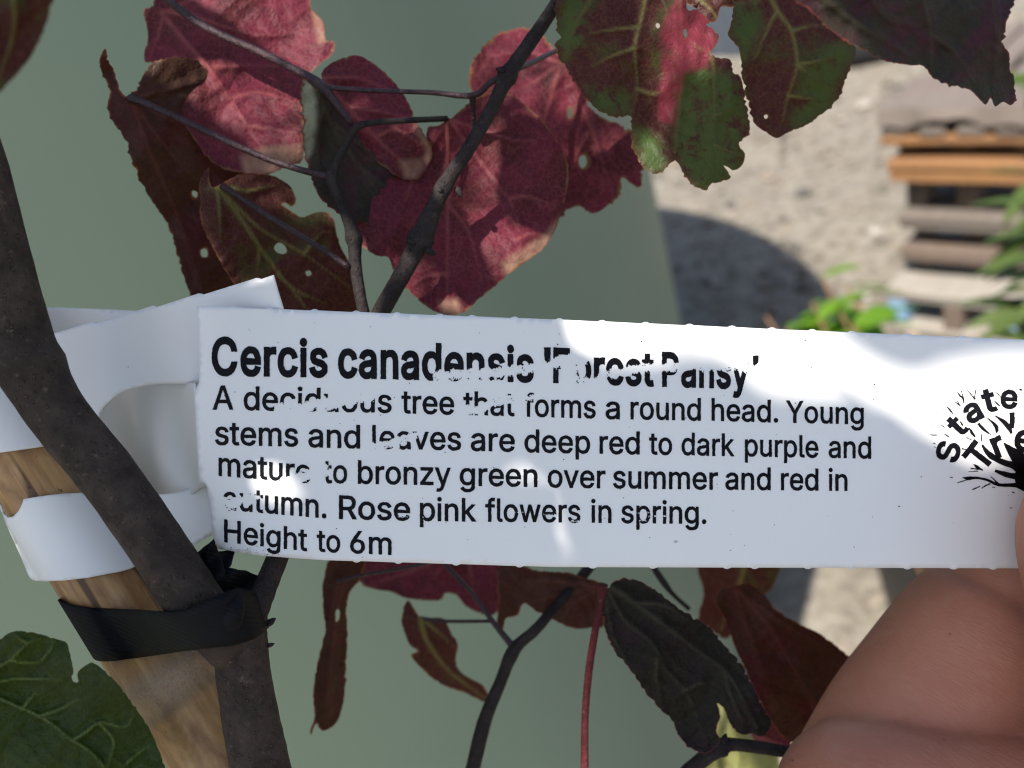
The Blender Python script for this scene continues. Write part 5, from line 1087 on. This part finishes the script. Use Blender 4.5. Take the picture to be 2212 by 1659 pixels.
def embolden(loops, off):
    'moves every outline outward (away from the ink) by off'
    out = []
    for k, q in enumerate(loops):
        hole = is_hole(k, loops)
        q = q[np.r_[True, np.linalg.norm(np.diff(q, axis=0), axis=1) > 1e-4]]
        area = np.sum(q[:, 0] * np.roll(q[:, 1], -1) - q[:, 1] * np.roll(q[:, 0], -1))
        a = q - np.roll(q, 1, 0); b = np.roll(q, -1, 0) - q
        a /= np.linalg.norm(a, axis=1)[:, None] + 1e-9; b /= np.linalg.norm(b, axis=1)[:, None] + 1e-9
        n = np.stack([a[:, 1] + b[:, 1], -a[:, 0] - b[:, 0]], 1); ln = np.linalg.norm(n, axis=1)[:, None]
        n = n / np.maximum(ln, .9) * np.minimum(2 / np.maximum(ln, .9), 1.5)
        out.append(q + n * off * (1 if area > 0 else -1) * (-1 if hole else 1))
    return out
def word(face, text, x0, x1, yb0, yb1, h0, h1, g, step=3.0):
    'one word fitted between x0 and x1 on a sloping baseline; h = picture units of a capital'
    cap = .509; pen = 0.0; raw = []
    for ch in text:
        a, lp = glyph('R' if ch in GLYPHS['R'] else 'B', ch); lp = embolden(lp, .0125 if face == 'R' else .026); raw.append((pen, lp)); pen += a + (.02 if face == 'B' else 0)
    allx = np.concatenate([q[:, 0] + p for p, lp in raw for q in lp]); lo, hi = allx.min(), allx.max()
    out = []
    for p, lps in raw:
        loops = []
        for q in lps:
            t = (q[:, 0] + p - lo) / (hi - lo); x = x0 + (x1 - x0) * t
            h = h0 + (h1 - h0) * t; y = yb0 + (yb1 - yb0) * t - q[:, 1] / cap * h
            loops.append(np.stack([x, y], 1))
        out.append(fill_loops(loops, step, g))
    return out
LINES = [
    ('B', [('Cercis', 457, 708, 808, 812, 77, 75), ('canadensis', 730, 1153, 813, 823, 76, 71), ("'", 1175, 1190, 824, 824, 70, 70), ('Forest', 1195, 1413, 824, 832, 70, 69), ('Pansy', 1430, 1618, 832, 838, 69, 68), ("'", 1626, 1639, 838, 838, 67, 67)]),
    ('R', [('A', 459, 504, 884, 884, 50, 50), ('deciduous', 526, 846, 885, 891, 50, 49), ('tree', 867, 981, 892, 895, 49, 49), ('that', 1001, 1112, 895, 898, 49, 49), ('forms', 1132, 1287, 899, 903, 48, 48), ('a', 1308, 1339, 904, 905, 48, 48), ('round', 1362, 1514, 905, 908, 48, 47), ('head.', 1537, 1681, 908, 912, 47, 47), ('Young', 1698, 1866, 912, 916, 46, 46)]),
    ('R', [('stems', 464, 644, 960, 964, 50, 50), ('and', 666, 778, 965, 968, 50, 49), ('leaves', 804, 996, 968, 972, 49, 49), ('are', 1017, 1112, 973, 975, 49, 48), ('deep', 1133, 1275, 976, 979, 48, 48), ('red', 1295, 1382, 979, 981, 48, 48), ('to', 1402, 1452, 981, 982, 47, 47), ('dark', 1472, 1587, 982, 985, 47, 47), ('purple', 1609, 1768, 985, 988, 47, 46), ('and', 1790, 1882, 988, 990, 46, 46)]),
    ('R', [('mature', 472, 671, 1027, 1043, 50, 49), ('to', 698, 750, 1043, 1043, 49, 49), ('bronzy', 773, 974, 1044, 1048, 49, 49), ('green', 993, 1161, 1048, 1051, 48, 48), ('over', 1183, 1308, 1052, 1054, 48, 48), ('summer', 1324, 1551, 1054, 1057, 48, 47), ('and', 1567, 1665, 1057, 1058, 47, 47), ('red', 1687, 1768, 1058, 1059, 47, 46), ('in', 1790, 1831, 1059, 1060, 46, 46)]),
    ('R', [('autumn.', 482, 705, 1100, 1119, 50, 49), ('Rose', 732, 886, 1120, 1124, 49, 49), ('pink', 907, 1029, 1124, 1126, 49, 48), ('flowers', 1048, 1254, 1126, 1128, 48, 48), ('in', 1277, 1321, 1128, 1129, 48, 48), ('spring.', 1342, 1526, 1129, 1131, 48, 47)]),
    ('R', [('Height', 484, 664, 1170, 1190, 47, 47), ('to', 684, 735, 1191, 1193, 47, 47), ('6m', 756, 846, 1194, 1198, 47, 47)]),
]
for i, (face, ws) in enumerate(LINES):
    g = np.random.default_rng(60 + i); parts = []
    for w in ws: parts += word(face, *w, g)
    print_mesh('printed_text', parts, 70 + i)
# emblem: letters set round a bare tree
def emblem():
    g = np.random.default_rng(90); parts = []
    Z = lambda p: (1973.1 + p[0] * .1866, 796.3 + p[1] * .1866)
    def letter(ch, cx, cy, hgt, rot, wid=1.0):
        _, lps = glyph('R' if ch in GLYPHS['R'] else 'B', ch); lps = embolden(lps, .028); A = np.vstack(lps); mid = (A.min(0) + A.max(0)) / 2; s = hgt / (A[:, 1].max() - A[:, 1].min())
        loops = []
        for q in lps:
            u = (q - mid) * s * [wid, -1]; c_, s_ = math.cos(rot), math.sin(rot)
            X = cx + u[:, 0] * c_ - u[:, 1] * s_; Y = cy + u[:, 0] * s_ + u[:, 1] * c_
            loops.append(np.array([Z(p) for p in zip(X, Y)]))
        parts.append(fill_loops(loops, 3.2, g))
    letter('S', 403, 962, 285, math.radians(-78), 1.10)
    letter('t', 505, 664, 270, math.radians(-46), 1.15); letter('a', 688, 510, 235, math.radians(-28), 1.05); letter('t', 875, 372, 275, math.radians(-14), 1.15); letter('e', 1108, 355, 228, math.radians(2))
    letter('T', 760, 1010, 330, math.radians(-52), .95); letter('r', 985, 905, 250, math.radians(-22), 1.0); letter('e', 1285, 840, 265, math.radians(4))
    def limb(pts):
        pts = catmull([np.array(p, float) for p in pts], 5); L = []; Rr = []
        for i, p in enumerate(pts):
            a = pts[max(0, i - 1)]; b = pts[min(len(pts) - 1, i + 1)]; t = (b - a)[:2]; t /= np.linalg.norm(t) + 1e-9; n = np.array([-t[1], t[0]]) * p[2] / 2
            L.append(Z(p[:2] + n)); Rr.append(Z(p[:2] - n))
        lp = np.array(L + Rr[::-1]); V = lp; k = len(L); m = len(lp)
        tri = []
        for i in range(k - 1): tri += [(i, i + 1, m - 2 - i), (i, m - 2 - i, m - 1 - i)]
        tri = np.array(tri); a, b, e = V[tri[:, 0]], V[tri[:, 1]], V[tri[:, 2]]
        fl = ((b[:, 0] - a[:, 0]) * (e[:, 1] - a[:, 1]) - (b[:, 1] - a[:, 1]) * (e[:, 0] - a[:, 0])) > 0
        tri[fl] = tri[fl][:, ::-1]; parts.append((V, tri))
    for q in [[(1300, 1230, 150), (1180, 1130, 90), (1030, 1080, 66), (900, 1010, 70), (840, 950, 50), (795, 880, 20)],
              [(1330, 1290, 130), (1210, 1255, 78), (1070, 1225, 60), (945, 1180, 34)],
              [(1320, 1380, 110), (1180, 1350, 52), (985, 1345, 34), (870, 1295, 30), (745, 1265, 26), (640, 1270, 40), (570, 1262, 8)], [(660, 1275, 18), (590, 1296, 12), (510, 1322, 12)],
              [(985, 1335, 22), (940, 1290, 16), (895, 1250, 8)], [(890, 1333, 14), (830, 1358, 16), (790, 1388, 8)], [(770, 1362, 10), (720, 1385, 14), (680, 1402, 10)],
              [(1330, 1180, 230), (1220, 1040, 170), (1120, 940, 90), (1045, 858, 14)], [(1330, 1330, 260), (1290, 1250, 240), (1320, 1150, 200)],
              [(945, 545, 12), (1040, 610, 50), (1110, 690, 56), (1135, 750, 30)], [(1140, 505, 60), (1145, 590, 60), (1135, 690, 60)],
              [(845, 560, 8), (925, 630, 34), (965, 690, 46), (962, 745, 20)], [(750, 632, 34), (810, 700, 34), (905, 772, 8)], [(645, 685, 14), (680, 745, 36), (715, 790, 18)], [(612, 795, 10), (675, 826, 10)], [(788, 760, 14), (790, 840, 14)],
              [(500, 262, 5), (545, 318, 22), (575, 340, 24), (584, 400, 10)], [(552, 250, 8), (576, 330, 14)], [(618, 240, 5), (690, 325, 18), (716, 355, 24)], [(722, 240, 12), (706, 345, 14)], [(382, 435, 6), (425, 480, 22), (462, 530, 10)], [(298, 433, 6), (362, 468, 6)], [(285, 628, 5), (330, 660, 12), (372, 685, 6)], [(192, 628, 6), (242, 654, 6)], [(192, 767, 9), (276, 768, 9)], [(356, 758, 6), (390, 776, 18), (420, 794, 8)], [(228, 863, 10), (256, 870, 10)], [(240, 905, 8), (262, 912, 8)], [(480, 382, 6), (545, 430, 22)], [(498, 362, 5), (532, 412, 10)],
              [(696, 1105, 8), (740, 1140, 34), (806, 1178, 12)], [(662, 1155, 12), (790, 1168, 14)], [(638, 1193, 6), (752, 1184, 12)], [(424, 1255, 10), (454, 1262, 10)], [(930, 370, 6), (975, 410, 22), (1005, 440, 8)], [(945, 265, 6), (985, 300, 14), (1010, 330, 8)], [(560, 925, 16), (622, 940, 10)], [(580, 998, 6), (604, 998, 6)], [(540, 610, 18), (575, 660, 22)], [(1225, 235, 14), (1255, 250, 26)], [(410, 330, 5), (432, 350, 5)], [(455, 328, 5), (470, 326, 5)], [(1140, 1425, 12), (1170, 1438, 12)], [(910, 1370, 8), (945, 1376, 8)], [(1115, 1608, 8), (1145, 1616, 8)]]:
        limb(q)
    print_mesh('printed_emblem', parts, 91)
emblem()
def specks():
    g = np.random.default_rng(33); V = []; T = []
    pts = [(g.uniform(450, 2180), g.uniform(700, 1215), g.uniform(.7, 1.5)) for _ in range(70)] + [(g.uniform(470, 620), g.uniform(1180, 1200), g.uniform(.5, 1.1)) for _ in range(60)] + [(1889, 830, 2.6), (1205, 744, 1.6), (1386, 738, 2), (1942, 1094, 1.8), (1990, 1030, 1.4), (1740, 735, 2.0)]
    for x, y, r in pts:
        s = len(V); k = 6
        V += [(x + r * g.uniform(.6, 1.5) * math.cos(-a), y + r * g.uniform(.5, 1.1) * math.sin(-a)) for a in np.linspace(0, 6.28, k, False)]
        T += [(s, s + i, s + i + 1) for i in range(1, k - 1)]
    V = np.array(V)
    link('ink_specks', mesh_from('ink_specks', P(V[:, 0], V[:, 1], d_label(V[:, 0], V[:, 1]) - .00005) - LORG, T), M['ink'], label_root)
specks()

# ================================================================ THE HAND
def capsule_chain(bm_v, bm_f, pts, n=10, sides=28, flat=1.0):
    q = np.array(catmull(pts, n)); path = P(q[:, 0], q[:, 1], q[:, 2]); r = q[:, 3]
    # rounded ends
    t0 = path[0] - path[1]; t0 /= np.linalg.norm(t0); t1 = path[-1] - path[-2]; t1 /= np.linalg.norm(t1)
    pre = [path[0] + t0 * r[0] * math.sin(a) for a in (1.45, 1.15, .8, .4)]; prr = [r[0] * math.cos(a) for a in (1.45, 1.15, .8, .4)]
    post = [path[-1] + t1 * r[-1] * math.sin(a) for a in (.4, .8, 1.15, 1.45)]; por = [r[-1] * math.cos(a) for a in (.4, .8, 1.15, 1.45)]
    V, Fc = tube_geo(list(pre) + list(path) + list(post), prr + list(r) + por, sides)
    off = len(bm_v); bm_v.extend(V); bm_f.extend([tuple(i + off for i in f) for f in Fc])
def hand():
    org = P(np.array(2400.), np.array(1600.), np.array(.097))
    root = empty('person', tuple(org), 'bare brown hand of a person pinching the right end of the white plant label', 'person')
    V = []; Fc = []
    mm = .001
    # index finger: bent, its middle joint at lower left, tip behind the label
    capsule_chain(V, Fc, [(2350, 985, .0995, 7.0 * mm), (2270, 1110, .0997, 7.8 * mm), (2190, 1240, .0994, 8.9 * mm)])
    capsule_chain(V, Fc, [(2104, 1380, .0980, 9.0 * mm), (2040, 1480, .0977, 9.5 * mm), (1965, 1590, .0974, 9.8 * mm), (1885, 1722, .0970, 9.6 * mm)])
    capsule_chain(V, Fc, [(1858, 1738, .0908, 8.8 * mm), (2000, 1756, .0886, 9.0 * mm), (2250, 1816, .0880, 9.8 * mm), (2600, 1960, .0970, 12 * mm), (2820, 2040, .100, 13 * mm)])
    # thumb, in front of the label
    capsule_chain(V, Fc, [(2432, 1095, .0795, 8.4 * mm), (2444, 1190, .0790, 9.4 * mm), (2530, 1400, .0790, 10 * mm), (2680, 1640, .0800, 10.5 * mm), (2900, 1950, .0850, 13 * mm), (3100, 2300, .0950, 16 * mm)])
    # middle, ring and little finger curled behind
    capsule_chain(V, Fc, [(2560, 1260, .112, 7.6 * mm), (2470, 1430, .113, 8.4 * mm), (2420, 1620, .114, 9 * mm), (2440, 1830, .114, 9.6 * mm), (2600, 2000, .113, 10.5 * mm), (2900, 2150, .112, 12.5 * mm)])
    capsule_chain(V, Fc, [(2800, 1500, .122, 7.2 * mm), (2660, 1640, .125, 8 * mm), (2620, 1840, .126, 8.6 * mm), (2680, 2040, .125, 9.2 * mm), (2850, 2180, .122, 10 * mm), (3050, 2280, .120, 12 * mm)])
    capsule_chain(V, Fc, [(3000, 1720, .130, 6.2 * mm), (2860, 1860, .133, 7 * mm), (2820, 2040, .134, 7.4 * mm), (2900, 2220, .132, 8 * mm), (3060, 2340, .129, 9 * mm), (3200, 2420, .127, 11 * mm)])
    # palm and wrist
    for (a, b) in (((2800, 2040, .100, 14 * mm), (3500, 2900, .105, 20 * mm)), ((2900, 2150, .110, 14 * mm), (3550, 2950, .112, 20 * mm)), ((3040, 2280, .119, 13 * mm), (3600, 3000, .118, 19 * mm)), ((3190, 2420, .126, 12 * mm), (3650, 3050, .123, 18 * mm)), ((3050, 2250, .095, 16 * mm), (3500, 2900, .102, 20 * mm))):
        m_ = tuple((p + q) / 2 for p, q in zip(a, b)); capsule_chain(V, Fc, [a, m_, b], 6)
    capsule_chain(V, Fc, [(3480, 2880, .108, 24 * mm), (3900, 3500, .106, 24 * mm), (4700, 4600, .100, 28 * mm), (5600, 5800, .095, 33 * mm)], 6)
    me = mesh_from('hand', np.array(V) - org, Fc)
    o = link('hand', me, M['skin'], root)
    r = o.modifiers.new('join', 'REMESH'); r.mode = 'VOXEL'; r.voxel_size = .0006; r.use_smooth_shade = True
    s = o.modifiers.new('soften', 'SMOOTH'); s.iterations = 4; s.factor = .5
    # thumb nail, on the camera side of the thumb tip
    v, tri = fill(densify(smooth_poly([(2400, 1010), (2490, 1000), (2560, 1040), (2565, 1150), (2500, 1180), (2430, 1170), (2395, 1090)], 3), 8), (), 12)
    x, y = v[:, 0], v[:, 1]
    dep = .0697 + ((x - 2480) / 90.0) ** 2 * .0009 + (y - 1090) * -1e-6
    thick(link('thumb_nail', mesh_from('thumb_nail', P(x, y, dep) - org, tri), M['nail'], root), .0006)
hand()
